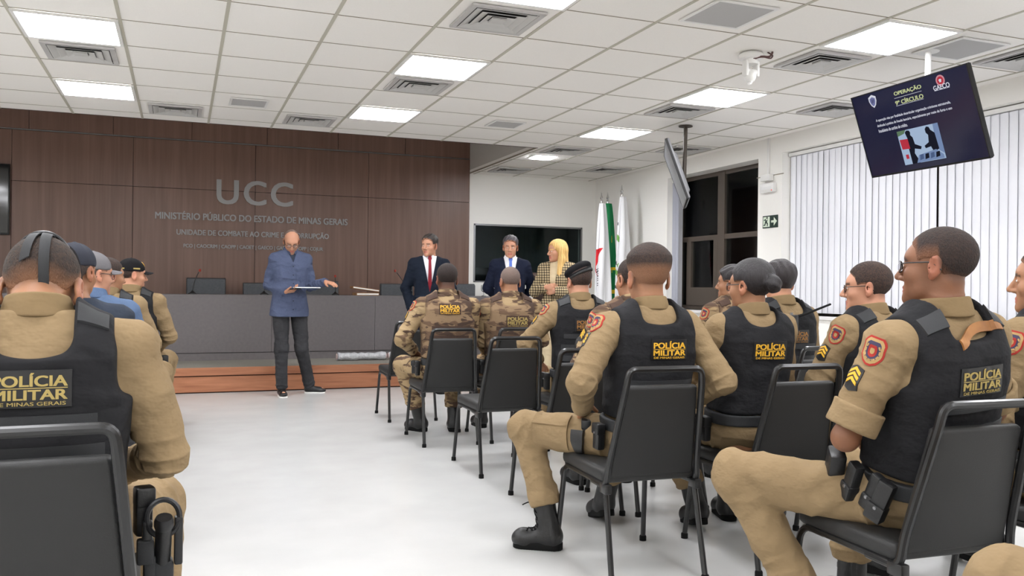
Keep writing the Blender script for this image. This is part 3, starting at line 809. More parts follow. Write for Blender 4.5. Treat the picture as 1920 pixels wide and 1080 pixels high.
def blind(y0, y1, n, lab, ang=.12, zt=2.63, zb=.945, x=XR+.10):
    t = empty('vertical_blind', (x, (y0+y1)/2, 0), 0, lab, 'blind', 'white vertical blinds')
    ym = (y0+y1)/2
    MB().box((-.03, y0-ym, zt-.035), (.03, y1-ym, zt)).build('headrail', MAT['whitepaint'], t, 0)
    rnd = random.Random(int(y0*100))
    p = (y1-y0)/n
    for i in range(n):
        yy = y0-ym+(i+.5)*p; a = ang+rnd.uniform(-.05,.05); w_ = .046
        mb = MB(); vs = []
        for k in range(5):
            s_ = -1+k*.5; bow = .003*(1-s_*s_)
            dx = s_*w_*math.sin(a)-bow; dy = s_*w_*math.cos(a)
            vs.append((dx, yy+dy))
        nn = len(vs); V_ = [(a_, b_, zb) for a_, b_ in vs]+[(a_, b_, zt-.04) for a_, b_ in vs]+[(a_+.002, b_, zb) for a_, b_ in vs]+[(a_+.002, b_, zt-.04) for a_, b_ in vs]
        F_ = [(k, k+1, nn+k+1, nn+k) for k in range(nn-1)]+[(2*nn+k+1, 2*nn+k, 3*nn+k, 3*nn+k+1) for k in range(nn-1)]
        mb.add(V_, F_); mb.build('slat', MAT['blind'], t, 60)
blind(5.565, 7.46, 23, 'white vertical blind behind the officers, left of the dark gap under the television')
blind(3.98, 5.545, 19, 'white vertical blind at the right edge, right of the dark gap under the television')
blind(2.22, 3.94, 21, 'white vertical blind beyond the right edge of the picture')
blind(9.60, 9.775, 7, 'gathered white vertical blind at the left side of the dark window', 1.15, 2.60)
# ------------------------------------------------------------------ distance fields and their meshing
F32 = np.float32
def A(*a): return np.array(a, F32)
def unit(a):
    a = np.asarray(a, F32); return a/(np.linalg.norm(a)+1e-9)
def smin(a, b, k):
    if k <= 0: return np.minimum(a, b)
    h = np.maximum(k-np.abs(a-b), 0)/k
    return np.minimum(a, b)-h*h*k*.25
def smax(a, b, k): return -smin(-a, -b, k)
def dot3(p, v): return p[:,0]*F32(v[0])+p[:,1]*F32(v[1])+p[:,2]*F32(v[2])
def cap(p, a, b, ra, rb):
    a = np.asarray(a, F32); b = np.asarray(b, F32); ba = b-a
    pa = p-a
    h = np.clip(dot3(pa, ba)/(float(ba@ba)+1e-9), 0, 1)
    d = pa-h[:,None]*ba
    return np.sqrt((d*d).sum(1))-(ra+(rb-ra)*h)
def ell(p, c, r, R=None):
    q = p-np.asarray(c, F32)
    if R is not None: q = q@np.asarray(R, F32)      # columns of R are the local axes
    r = np.asarray(r, F32)
    k0 = np.sqrt(((q/r)**2).sum(1)); k1 = np.sqrt(((q/(r*r))**2).sum(1))+1e-9
    return k0*(k0-1)/k1
def box(p, c, half, r=0.0, R=None):
    q = p-np.asarray(c, F32)
    if R is not None: q = q@np.asarray(R, F32)
    q = np.abs(q)-np.asarray(half, F32)+r
    return np.sqrt((np.maximum(q, 0)**2).sum(1))+np.minimum(q.max(1), 0)-r
def box2(u, h, cu, ch, hu, hh, r):
    a = np.abs(u-cu)-hu+r; b = np.abs(h-ch)-hh+r
    return np.sqrt(np.maximum(a,0)**2+np.maximum(b,0)**2)+np.minimum(np.maximum(a,b),0)-r
def loft(u, v, h, st, n=2.5):
    hs = [s[0] for s in st]
    a = np.interp(h, hs, [s[1] for s in st]).astype(F32); b = np.interp(h, hs, [s[2] for s in st]).astype(F32); vo = np.interp(h, hs, [s[3] for s in st]).astype(F32)
    q = ((np.abs(u)/a)**n+(np.abs(v-vo)/b)**n)**(1/n)
    return np.maximum((q-1)*np.minimum(a, b), np.maximum(h-hs[-1], hs[0]-h))
def wrinkle(p, seed, sc=(1,1,1), amp=.005, freq=22):
    rnd = np.random.RandomState(seed); q = p*np.asarray(sc, F32)*F32(freq)
    w = q+.9*np.sin(q[:, [1,2,0]]*.45+F32(seed))
    s = 0
    for i in range(4):
        k = rnd.normal(size=3); k /= np.linalg.norm(k)
        s = s+np.sin(dot3(w, k*(.7+.45*i))+rnd.uniform(0, 6.28))/(1+.35*i)
    return (amp*.4*s).astype(F32)
def limbfold(p, a, b, seed, amp=.006, lam=.055, w0=.35, w1=1.0):
    """cloth rucks around a limb, strongest towards the joints"""
    a = np.asarray(a, F32); b = np.asarray(b, F32); ax = b-a; L = float(np.linalg.norm(ax)); ax = ax/L
    q = p-a; t = dot3(q, ax)
    s_ = unit(np.cross(ax, A(.3,.5,.8))); v_ = np.cross(ax, s_)
    ang = np.arctan2(dot3(q, v_), dot3(q, s_))
    rnd = np.random.RandomState(seed); f1, f2 = rnd.uniform(0, 6.28, 2)
    ph = t*(6.28/lam)+1.7*np.sin(ang+f1)+.9*np.sin(2*ang+f2)+1.2*np.sin(t*31+f2)
    x = np.clip(t/L, -.3, 1.2)
    w = w0*np.exp(-((x)/.28)**2)+w1*np.exp(-((x-1)/.30)**2)+.18
    g = (.5+.5*np.sin(ang+f2+t*9))*.75+.25
    ph = ph+1.6*np.sin(q[:,0]*23+f1)+1.6*np.sin(q[:,2]*19+f2)+1.2*np.sin(q[:,1]*27)
    return (amp*w*g*((1-np.abs(np.sin(ph*.5)))**1.4*1.7-.45)).astype(F32)
def near(p, c, R, fn, far=.5):
    """evaluate fn only close to c"""
    d = np.sqrt(((p-np.asarray(c, F32))**2).sum(1)); m = d < R
    out = (d-R+.03).astype(F32)
    if m.any(): out[m] = fn(p[m])
    return out

def polygonize(fn, lo, hi, h):
    """surface nets on a sparse grid"""
    lo = np.asarray(lo, F32); hi = np.asarray(hi, F32); K = 4; H = h*K
    nc = np.ceil((hi-lo)/H).astype(int)+1
    g = np.stack(np.meshgrid(*[np.arange(n) for n in nc], indexing='ij'), -1).reshape(-1, 3)
    dc = fn((lo+(g+.5)*H).astype(F32)).reshape(nc)
    act = np.abs(dc) < H*1.55+.004
    nf = nc*K
    cm = act.repeat(K,0).repeat(K,1).repeat(K,2)
    nm = np.zeros(nf+1, bool)
    for a in (0,1):
        for b in (0,1):
            for c in (0,1): nm[a:a+nf[0], b:b+nf[1], c:c+nf[2]] |= cm
    val = np.ones(nf+1, F32)
    idx = np.argwhere(nm)
    out = np.empty(len(idx), F32)
    for s in range(0, len(idx), 200000):
        out[s:s+200000] = fn((lo+idx[s:s+200000]*h).astype(F32))
    val[nm] = out
    ci = np.argwhere(cm)
    ci = ci[((ci > 0) & (ci < nf-1)).all(1)]
    offs = np.array([(a,b,c) for a in (0,1) for b in (0,1) for c in (0,1)])
    cv = np.stack([val[ci[:,0]+o[0], ci[:,1]+o[1], ci[:,2]+o[2]] for o in offs], 1)
    ins = cv < 0
    cr = ins.any(1) & ~ins.all(1)
    ci = ci[cr]; cv = cv[cr]; ins = ins[cr]
    acc = np.zeros((len(ci), 3)); cnt = np.zeros(len(ci))
    for i in range(8):
        for ax in range(3):
            j = i | (4 >> ax)
            if j == i: continue
            x = ins[:,i] != ins[:,j]
            t = cv[x,i]/(cv[x,i]-cv[x,j])
            acc[x] += offs[i]+t[:,None]*(offs[j]-offs[i]); cnt[x] += 1
    V_ = (lo+(ci+acc/cnt[:,None])*h).astype(F32)
    vid = np.full(nf, -1, np.int32); vid[ci[:,0],ci[:,1],ci[:,2]] = np.arange(len(ci))
    quads = []
    for ax in range(3):
        j = 4 >> ax
        x = np.where(ins[:,0] != ins[:,j])[0]
        c0 = ci[x]; e1 = np.zeros(3, int); e2 = np.zeros(3, int); e1[(ax+1) % 3] = 1; e2[(ax+2) % 3] = 1
        q = np.stack([vid[tuple(c0.T)], vid[tuple((c0-e1).T)], vid[tuple((c0-e1-e2).T)], vid[tuple((c0-e2).T)]], 1)
        fl = ~ins[x,0]
        q[fl] = q[fl][:, ::-1]
        quads.append(q[(q >= 0).all(1)])
    Q = np.concatenate(quads)
    # one Newton step onto the surface
    d = fn(V_); e = h*.5
    gx = np.stack([fn(V_+A(e,0,0))-d, fn(V_+A(0,e,0))-d, fn(V_+A(0,0,e))-d], 1)/e
    V_ = V_-np.clip(d, -h*.5, h*.5)[:,None]*gx/np.maximum((gx*gx).sum(1), .25)[:,None]
    return V_, Q
def mesh_np(name, V_, Q, mat, parent, cols=None):
    me = bpy.data.meshes.new(name)
    me.vertices.add(len(V_)); me.vertices.foreach_set('co', np.ascontiguousarray(V_, np.float32).ravel())
    me.loops.add(Q.size); me.loops.foreach_set('vertex_index', np.ascontiguousarray(Q, np.int32).ravel())
    me.polygons.add(len(Q)); me.polygons.foreach_set('loop_start', np.arange(0, Q.size, 4, dtype=np.int32))
    me.update(calc_edges=True)
    me.shade_smooth()
    if cols is not None:
        ca = me.color_attributes.new('Col', 'FLOAT_COLOR', 'POINT')
        ca.data.foreach_set('color', np.ascontiguousarray(np.c_[cols, np.ones(len(cols))], np.float32).ravel())
    return link(name, me, parent, mat)
def stick(fn, o, u, v, n, pts, start=.12, off=.001):
    """lay flat points (x, y, height) onto a surface, looking along -n"""
    o, u, v, n = (np.asarray(t, np.float64) for t in (o, u, v, n))
    pts = np.asarray(pts, float)
    P = o+pts[:,:1]*u+pts[:,1:2]*v+n*start
    for _ in range(40):
        d = fn(P.astype(F32)); P = P-np.clip(d, -.02, .03)[:,None]*.9*n
    return P+n*(pts[:,2:3]+off)
def grid_patch(w, h, nx=12, ny=6, t=.003, outline=None):
    """a thin plate as a grid of points: top and underside"""
    V_ = []; F_ = []
    for z in (0, t):
        for j in range(ny+1):
            for i in range(nx+1):
                x, y = -1+2*i/nx, -1+2*j/ny
                if outline: x, y = outline(x, y)
                V_.append((x*w/2, y*h/2, z))
    n = nx+1; m = n*(ny+1)
    for j in range(ny):
        for i in range(nx):
            a = j*n+i
            F_.append((m+a, m+a+1, m+a+n+1, m+a+n)); F_.append((a+n, a+n+1, a+1, a))
    for i in range(nx): F_.append((i, i+1, m+i+1, m+i)); F_.append((ny*n+i+1, ny*n+i, m+ny*n+i, m+ny*n+i+1))
    for j in range(ny): F_.append(((j+1)*n, j*n, m+j*n, m+(j+1)*n)); F_.append((j*n+nx, (j+1)*n+nx, m+(j+1)*n+nx, m+j*n+nx))
    return np.array(V_), F_
def stuck(name, fn, o, u, v, n, V_, F_, mat, parent, off=.001, smooth=40):
    P = stick(fn, o, u, v, n, V_, off=off)
    mb = MB(); mb.add(P, F_); return mb.build(name, mat, parent, smooth)
_tx = {}
def label_text(body, w, h, bold=.02):
    k = (body, w, h, bold)
    if k not in _tx: _tx[k] = text_mesh(body, w, h, bold, .0012)
    return _tx[k]

# ------------------------------------------------------------------ people
SKIN = dict(light=(184,134,107), tan=(156,112,84), olive=(150,106,77), brown=(122,82,59), deep=(98,65,48), pink=(184,134,108))
def rot_head(yaw, pitch, roll):
    y, p, r = (math.radians(a) for a in (yaw, pitch, roll))
    Rz = np.array([[math.cos(y),-math.sin(y),0],[math.sin(y),math.cos(y),0],[0,0,1]])
    Rx = np.array([[1,0,0],[0,math.cos(-p),-math.sin(-p)],[0,math.sin(-p),math.cos(-p)]])
    Ry_ = np.array([[math.cos(r),0,math.sin(r)],[0,1,0],[-math.sin(r),0,math.cos(r)]])
    return Rz@Rx@Ry_
class Person:
    pass
HS = .97   # head size
def head_sdf(P, p, offset=0.0, ears=True, face=True):
    s = P.hs
    q = ((p-P.head)@P.HR.astype(F32))/F32(s)       # head local
    d = ell(q, (0,-.014,.040), (.077,.097,.084))
    d = smin(d, ell(q, (0,.028,-.030), (.0635,.066,.085)), .03)
    if not face: return d*s-offset
    ax = np.abs(q[:,0]); qs = np.stack([ax, q[:,1], q[:,2]], 1)
    fem = P.female
    d = smin(d, ell(q, (0,.030,-.074), (.046 if fem else .053,.056,.040)), .025)
    d = smin(d, ell(q, (0,.080,-.102), (.018 if fem else .024,.018,.019)), .025)
    d = smin(d, ell(q, (0,.062,.028), (.055,.034,.034)), .02)
    d = smin(d, ell(qs, (.043,.058,-.028), (.022,.026,.024)), .02)
    d = smax(d, -ell(qs, (.031,.105,.000), (.021,.020,.0125)), .014)
    d = smin(d, smax(ell(qs, (.031,.0812,.0), (.0155,.0112,.0125)), -smax(ell(qs, (.031,.094,-.0008), (.0125,.012,.0050)), -(qs[:,1]-.084), .002), .002), .003)      # closed-lid volume around the eye
    d = smin(d, cap(q, (0,.092,.010), (0,.116,-.032), .007, .0115), .012)
    d = smin(d, ell(qs, (.0115,.100,-.038), (.0085,.011,.008)), .008)
    d = smin(d, ell(q, (0,.0875,-.066), (.024,.0115,.0062)), .006)
    d = smin(d, ell(q, (0,.0865,-.077), (.021,.0115,.0066)), .006)
    d = smax(d, -cap(qs, (0,.101,-.0712), (.019,.094,-.0712), .0022, .0016), .003)
    if ears:
        c_, s_ = math.cos(.38), math.sin(.38)
        R = np.array([[c_, -s_, 0],[s_, c_, 0],[0,0,1]]).T
        R = np.array([[c_, s_, 0.],[-s_, c_, 0.],[0,0,1.]])
        e = ell(qs, (.082,-.016,-.004), (.0075,.020,.034), R)
        e = smin(e, ell(qs, (.078,-.008,-.034), (.007,.010,.012), R), .008)
        e = smax(e, -ell(qs, (.089,-.011,.0), (.0055,.0115,.019), R), .005)
        d = smin(d, e, .007)
    return d*s-offset
def hand_parts(W, a, pn, thumb, curl, k=1.0, spread=1.0):
    """capsules of a hand: W wrist, a finger direction, pn palm normal, thumb +1/-1 side along a x pn"""
    a = unit(a); pn = unit(pn-a*float(np.dot(pn, a))); s = np.cross(a, pn)*thumb
    W = np.asarray(W, F32); pal = []; fin = []
    kn = [(.030,.088,.068), (.010,.092,.076), (-.010,.088,.070), (-.029,.080,.056)]
    for i, (x, y, L) in enumerate(kn):
        K0 = W+(s*x+a*y)*k
        pal.append((W+(s*x*.55+a*.012)*k, K0, .0145*k, .0115*k))
        c1, c2 = curl*(1+.06*i), curl*2.1
        fan = a+s*x*1.6*spread
        d1 = unit(fan*math.cos(c1)+pn*math.sin(c1)); d2 = unit(fan*math.cos(c2)+pn*math.sin(c2))
        K1 = K0+d1*L*.52*k; K2 = K1+d2*L*.5*k
        fin.append((K0, K1, .0092*k, .0082*k)); fin.append((K1, K2, .0082*k, .0066*k))
    T0 = W+(s*.018+a*.02)*k; T1 = T0+(s*.030+a*.034+pn*.012)*k; T2 = T1+(s*.012+a*.034+pn*.010*(1+curl))*k
    fin.append((T0, T1, .0135*k, .0105*k)); fin.append((T1, T2, .0105*k, .0078*k))
    return pal, fin
def hand_sdf(p, H):
    pal, fin = H
    d = None
    for c_ in pal:
        e = cap(p, *c_); d = e if d is None else smin(d, e, .014)
    for i in range(0, len(fin), 2):
        e = smin(cap(p, *fin[i]), cap(p, *fin[i+1]), .004); d = smin(d, e, .006)
    return d

def setup(S):
    """joints of a figure in its own frame: x right, y forward, z up, origin on the floor under the pelvis"""
    P = Person(); P.S = S
    P.sit = S.get('pose', 'sit') == 'sit'; P.female = S.get('female', False)
    k = P.k = S.get('k', 1.0)
    P.hs = HS*S.get('hk', 1.0)
    le, si, tw = (math.radians(S.get(n, 0)) for n in ('lean', 'side', 'twist'))
    P.P = A(0, 0, S.get('pz', .55 if P.sit else .95))
    P.t = unit((math.sin(si), math.sin(le)*math.cos(si), math.cos(le)*math.cos(si)))
    f = unit(np.array([-math.sin(tw), math.cos(tw), 0])); f = unit(f-P.t*float(f@P.t)); P.f = f; P.r = unit(np.cross(f, P.t))
    P.L = .555*k
    P.N = P.P+P.t*P.L
    up = unit(P.t*.35+A(0,0,.65)); up_dz = S.get('hdz', 0)
    hy, hp, hr = S.get('head', (0,0,0))
    P.HR = rot_head(hy+math.degrees(tw), hp, hr)
    hf = P.HR[:,1]
    P.head = (P.N+up*.112*k+P.f*.016+A(hf[0], hf[1], 0)*(.028*max(0, hp)/30)-A(0,0,.018*max(0, hp)/30-up_dz)).astype(F32)
    sw = P.sw = S.get('sw', .178 if not P.female else .158)*k
    P.arms = []
    for sgn, nm in ((-1, 'L'), (1, 'R')):
        sh = P.P+P.t*(.462*k)+P.r*(sgn*sw)
        te = np.array(S.get('e'+nm, (sgn*.27, .06, P.P[2]+.22))); tw_ = np.array(S.get('w'+nm, (sgn*.15, .28, P.P[2]+.12)))
        E_ = sh+unit(te-sh)*.285*k; W_ = E_+unit(tw_-E_)*.25*k
        P.arms.append((sgn, sh.astype(F32), E_.astype(F32), W_.astype(F32)))
    P.legs = []
    for sgn, nm in ((-1, 'L'), (1, 'R')):
        hp_ = P.P+A(sgn*.092, .02 if P.sit else 0, -.025 if P.sit else -.04)
        kn = np.array(S.get('k'+nm, (sgn*.15, .44, P.P[2]-.02) if P.sit else (sgn*.10, .03, .50)))
        an = np.array(S.get('a'+nm, (sgn*.15, .44, .10) if P.sit else (sgn*.11, 0, .09)))
        fd = np.array(S.get('f'+nm, (sgn*.2, 1, 0)))
        P.legs.append((sgn, hp_.astype(F32), kn.astype(F32), an.astype(F32), unit(fd)))
    P.h = S.get('res', .0065)
    return P
def tframe(P, p):
    q = p-P.P
    return dot3(q, P.r), dot3(q, P.f), dot3(q, P.t)
def stations(P, da=0.0, db=0.0, belly=0.0):
    k = P.k; w = S_w = P.S.get('wide', 1.0)
    if P.female:
        st = [(-.10,.150,.115,0),(0,.165,.122,0),(.10,.148,.110,0),(.20,.132,.100,.0),(.33,.148,.112,.008),(.42,.150,.104,-.004),(.48,.125,.085,-.008),(.535,.075,.066,-.006),(.575,.052,.054,-.004)]
    else:
        st = [(-.10,.155,.118,0),(0,.165,.124,0),(.10,.160,.120,0),(.22,.162,.118,0),(.36,.176,.124,-.004),(.44,.172,.112,-.012),(.50,.135,.088,-.014),(.545,.085,.070,-.008),(.585,.058,.058,-.004)]
    out = []
    for h, a, b, vo in st:
        bb = belly*math.exp(-((h-.12)/.11)**2)
        out.append((h*k, a*w+da, b*w+db+bb*.5, vo+bb*.5))
    return out
def torso_sdf(P, p, da, db, belly=0.0, sh=.060, nexp=2.5):
    u, v, h = tframe(P, p)
    sl = P.S.get('slouch', .0)
    if sl: v = v+sl*np.clip(h/P.L, -.2, 1.2)*(1-np.clip(h/P.L, -.2, 1.2))*4
    d = loft(u, v, h, stations(P, da, db, belly), nexp)
    for sgn, s_, e_, w_ in P.arms:
        c0 = P.P+P.t*(.495*P.k)+P.r*(sgn*.06)-P.f*.008
        d = smin(d, cap(p, c0, s_, sh*.95+da*.6, sh+da*.6), .05)
    return d
def bounds(P, extra=(), pad=.14):
    pts = [P.P, P.N, P.head]+list(extra)
    return np.min(pts, 0)-pad, np.max(pts, 0)+pad

def make_body(P, root):
    S = P.S; sk = SKIN[S.get('skin', 'tan')] if isinstance(S.get('skin', 'tan'), str) else S['skin']
    H = []
    for i, (sgn, sh, e, w) in enumerate(P.arms):
        nm = 'LR'[i]
        hd = np.array(S.get('h'+nm, unit(w-e)*.8+A(0,.2,-.2))); pn = np.array(S.get('p'+nm, (0,0,-1)))
        a = unit(hd); pnn = pn-a*float(np.dot(pn, a)); s = np.cross(a, unit(pnn))
        # the thumb of a left hand, palm down, points to the body's midline
        th = S.get('t'+nm, 1 if float(np.dot(s, P.r))*(-sgn) > 0 else -1)
        H.append((w, hand_parts(w, a, pn, th, S.get('c'+nm, .45), P.k*(.9 if P.female else 1.0), S.get('spread', 1.0))))
    P.H = H
    lo, hi = bounds(P, [x for a in P.arms for x in a[1:]]+[x for l in P.legs for x in l[1:4]]+[w+unit(hp[1][2][1]-w)*.12 for w, hp in H], .12)
    lo[2] = min(lo[2], -.0)
    hands = S.get('hands', True)
    def fn(p):
        d = torso_sdf(P, p, -.02, -.02, 0, .045)
        nb = P.N-P.t*.05; nt = P.head-P.HR[:,2].astype(F32)*.045-P.HR[:,1].astype(F32)*.022
        d = smin(d, cap(p, nb, nt, .060*P.S.get('neck', 1.0)*(.88 if P.female else 1), .054*P.S.get('neck', 1.0)*(.86 if P.female else 1)), .03)
        for sgn, sh, e, w in P.arms:
            d = smin(d, smin(cap(p, sh, e, .044, .037), cap(p, e, w, .039, .026), .02), .02)
        for sgn, a, b, c, fd in P.legs:
            d = smin(d, smin(cap(p, a, b, .068, .050), cap(p, b, c, .050, .036), .02), .02)
            d = smin(d, cap(p, c-A(0,0,.04), c-A(0,0,.055)+fd*.13, .034, .026), .02)
        d = smin(d, near(p, P.head, .19, lambda q: head_sdf(P, q)), .012)
        if hands:
            for w, hp in H:
                d = smin(d, near(p, w+unit(hp[1][2][1]-w)*.08, .16, lambda q: hand_sdf(q, hp)), .010)
        return d
    V_, Q = polygonize(fn, lo, hi, P.h)
    col = np.tile(np.array(lin(*sk)[:3], F32), (len(V_), 1))
    q = ((V_-P.head)@P.HR.astype(F32))/P.hs
    ax = np.abs(q[:,0])
    def blend(mask, rgb, f):
        col[mask] = col[mask]*(1-f)+np.array(lin(*rgb)[:3], F32)*f
    inhead = (np.abs(q) < .16).all(1)
    lips = inhead & (q[:,1] > .083) & (q[:,2] > -.084) & (q[:,2] < -.0595) & (ax < .024-.3*np.abs(q[:,2]+.0715))
    blend(lips, S.get('lips', (170,92,84)), .7)
    hc = S.get('haircol', (34,28,26))
    if S.get('brows', True):
        brow = inhead & (q[:,1] > .068) & (np.abs(q[:,2]-.0205+.12*np.maximum(ax-.036, 0)) < .0052) & (ax > .013) & (ax < .052)
        blend(brow, hc, .8)
    if S.get('stubble'):
        stb = inhead & (q[:,1] > .0) & (q[:,2] < -.045) & ~lips & (q[:,2] > -.125)
        blend(stb, (90,80,76), S['stubble'])
    ear = inhead & (ax > .079) & (q[:,1] < .03)
    blend(ear, (190,104,84), .25)
    # shaved scalp shows through as a colour of the skin itself
    if S.get('scalp'):
        hl = hairline(q, S.get('hairstyle', 'buzz'))
        f = np.clip(hl/.03, 0, 1)*S['scalp']*inhead
        col[:] = col*(1-f[:,None])+np.array(lin(*hc)[:3], F32)*f[:,None]
    o = mesh_np('body', V_, Q, MAT['skin'], root, col)
    # eyes
    if S.get('eyes', True):
        for sx in (-1, 1):
            c_ = P.head+P.HR.astype(F32)@(A(sx*.031, .0808, .0)*P.hs)
            gz = unit(P.HR@np.array(S.get('gaze', (0,1,0))))
            b = MB().ball(c_+P.HR.astype(F32)@(A(0,.0015,0)*P.hs), (.0125*P.hs, .0105*P.hs, .0062*P.hs), 14, 10, P.HR); e = b.build('eye', MAT['eyewhite'], root, 180)
            MB().ball(c_+gz*.0080*P.hs, (.0052*P.hs, .0045*P.hs, .0056*P.hs), 10, 8, P.HR).build('iris', MAT['iris'], e, 180)
    return o
def hairline(q, style):
    """height above the hairline, in head units"""
    y = q[:,1]; ax = np.abs(q[:,0])
    if style == 'bald': ys, zs = (-.12,-.06,-.02,.0,.02,.10), (-.045,-.045,-.005,.03,.5,.5)
    elif style in ('comb', 'buzzfull'): ys, zs = (-.12,-.06,-.032,-.02,.022,.040,.052,.085,.10), (-.064,-.064,-.035,.022,.020,.012,.050,.083,.085)
    else: ys, zs = (-.12,-.06,-.030,-.02,.022,.040,.050,.082,.10), (-.052,-.052,-.02,.024,.024,.020,.052,.076,.080)
    z0 = np.interp(y, ys, zs)
    return q[:,2]-z0-.25*np.maximum(0, .03-ax)*(y < -.05)*-1*.0
def make_hair(P, root):
    S = P.S; style = S.get('hairstyle', 'buzz')
    if style in ('none',): return
    hc = S.get('haircol', (34,28,26)); top = S.get('hairtop', .010); side = S.get('hairside', .004)
    s = P.hs; HRf = P.HR.astype(F32)
    def qof(p): return ((p-P.head)@HRf)/F32(s)
    if style == 'long':
        def fn(p):
            q = qof(p); ax = np.abs(q[:,0]); qs = np.stack([ax, q[:,1], q[:,2]], 1)
            d = ell(q, (0,-.020,.044), (.092,.108,.094))
            cur = smin(cap(qs, (.070,.0,.03), (.088,-.01,-.10), .034, .034), cap(qs, (.088,-.01,-.10), (.106,.04,-.26), .036, .026), .04)
            bk = smin(cap(q, (0,-.07,.0), (0,-.085,-.19), .065, .05), cap(qs, (.05,-.06,.0), (.06,-.07,-.21), .05, .032), .03)
            d = smin(smin(d, cur, .03), bk, .03)
            strands = .0035*np.sin(np.arctan2(q[:,0], q[:,1]+.02)*34+q[:,2]*14)+.003*np.sin(q[:,2]*30+ax*40)
            d = d+strands
            face = ell(q, (0,.115,-.022), (.060,.072,.112))
            d = smax(d, -face, .02)
            d = smax(d, -ell(q, (0,.02,-.12), (.045,.06,.07)), .02)
            return d*s
        lo, hi = P.head-.36*s, P.head+.2*s
    else:
        def fn(p):
            q = qof(p)
            up = np.clip((q[:,2]-.02)/.07, 0, 1)
            th = side+(top-side)*up
            if style == 'comb': th = th+.0025*np.sin(q[:,0]*150+q[:,2]*50+2*np.sin(q[:,1]*40))*up
            else: th = th+.0006*np.sin(q[:,0]*380)*np.sin(q[:,1]*370)
            d = head_sdf(P, p, 0, False, False)/s-th
            m = -hairline(q, style)
            if style == 'comb': m = m+.004*np.sin(q[:,0]*170)
            d = smax(d, m*.8, .006)
            if style == 'bun':
                b = ell(q, (-.005,-.125,.012), (.046,.036,.044))+.0015*np.sin(q[:,2]*160+q[:,0]*90)
                d = smin(d, b, .012)
            return d*s
        lo, hi = P.head-.175*s, P.head+.165*s
    V_, Q = polygonize(fn, lo, hi, min(P.h, .005))
    q = ((V_-P.head)@HRf)/s
    hl = hairline(q, style if style != 'long' else 'buzz')
    sk = SKIN[S.get('skin', 'tan')] if isinstance(S.get('skin', 'tan'), str) else S['skin']
    fade = S.get('fade', .02); f = np.clip(hl/fade, S.get('fademin', .25), 1) if style not in ('long',) else np.ones(len(q))
    if S.get('fadetop') is not None:       # clipped high: the sides are nearly skin
        f = np.clip((q[:,2]-S['fadetop'][0])/(S['fadetop'][1]-S['fadetop'][0]), S.get('fademin', .25), 1)
    hcol = np.tile(np.array(lin(*hc)[:3]), (len(q), 1))
    if S.get('grey'):
        g = np.array(lin(150,148,148)[:3]); gf = (np.clip((.05-q[:,2])/.08, 0, 1)*S['grey'])[:,None]; hcol = hcol*(1-gf)+g*gf
    if style == 'long':
        st = (.5+.5*np.sin(np.arctan2(q[:,0], q[:,1]+.02)*23+3*np.sin(q[:,2]*9)))[:,None]; hcol = hcol*(1-.45*st)+np.array(lin(176,128,70)[:3])*.45*st
    if style in ('buzz', 'buzzfull', 'bald'):
        f = f*(.88+.12*np.random.RandomState(7).rand(len(f)))
    cols = hcol*f[:,None]+np.array(lin(*sk)[:3])*(1-f[:,None])
    mesh_np('hair', V_, Q, MAT['hairl' if style in ('comb', 'long', 'bun') else 'hairs'], root, cols)
def sleeve_sdf(P, p, r0, r1, r2, r3, lim=1.0, only=None):
    d = None
    for i, (sgn, sh, e, w) in enumerate(P.arms):
        if only is not None and i != only: continue
        L = P.S.get('sleeve', lim) if not isinstance(P.S.get('sleeve', lim), dict) else P.S['sleeve'].get(i, lim)
        if L >= 1:
            fa = P.S.get('ruck', .0065)
            c_ = smin(cap(p, sh, e, r0, r1)-limbfold(p, sh, e, 3+i, fa), cap(p, e, w-unit(w-e)*.01, r2, r3)-limbfold(p, w, e, 9+i, fa, .05, .7, 1.0), .02)
            c_ = np.maximum(c_, dot3(p-(w+unit(w-e)*.004), unit(w-e)))
        else:
            m = sh+(e-sh)*L
            c_ = cap(p, sh, m+unit(e-sh)*.06, r0, r0+(r1-r0)*L)-limbfold(p, sh, m, 3+i, P.S.get('ruck', .0065))
            c_ = smax(c_, dot3(p-m, unit(e-sh)), .008)
        d = c_ if d is None else np.minimum(d, c_)
    return d
def make_shirt(P, root, mat, name='shirt', da=0.0, db=0.0, hem=-.06, open_v=None, sleeves=(.066,.058,.056,.042), seed=1, belly=0.0, fold=.006):
    def fn(p):
        d = torso_sdf(P, p, da, db, belly)
        u, v, h = tframe(P, p)
        d = smin(d, sleeve_sdf(P, p, *sleeves), .035)
        if hem < -.06 and not P.sit:
            sk = loft(u, v, h, [(hem-.02,.198+da,.15+db,0),(-.06,.192+da,.145+db,0),(.03,.172+da,.130+db,0),(.10,.160+da,.12+db,0)])
            d = smin(d, sk, .03)
        d = d-wrinkle(p, seed, (1,1,1.7), fold)
        d = smax(d, hem-h, .008)
        d = smax(d, h-(.555*P.k), .01)
        if open_v is not None:
            h0, h1, wd = open_v
            vv = np.abs(u)-wd*np.clip((h-h0)/(h1-h0), 0, 1.3)
            d = smax(d, -np.maximum(np.maximum(vv, -v), h0-h), .006)
        return d
    P.shirt = fn
    lo, hi = bounds(P, [x for a in P.arms for x in a[1:]], .15)
    lo[2] = min(lo[2], (P.P+P.t*(hem-.04))[2]-.05)
    V_, Q = polygonize(fn, lo, hi, P.h)
    return mesh_np(name, V_, Q, mat, root)
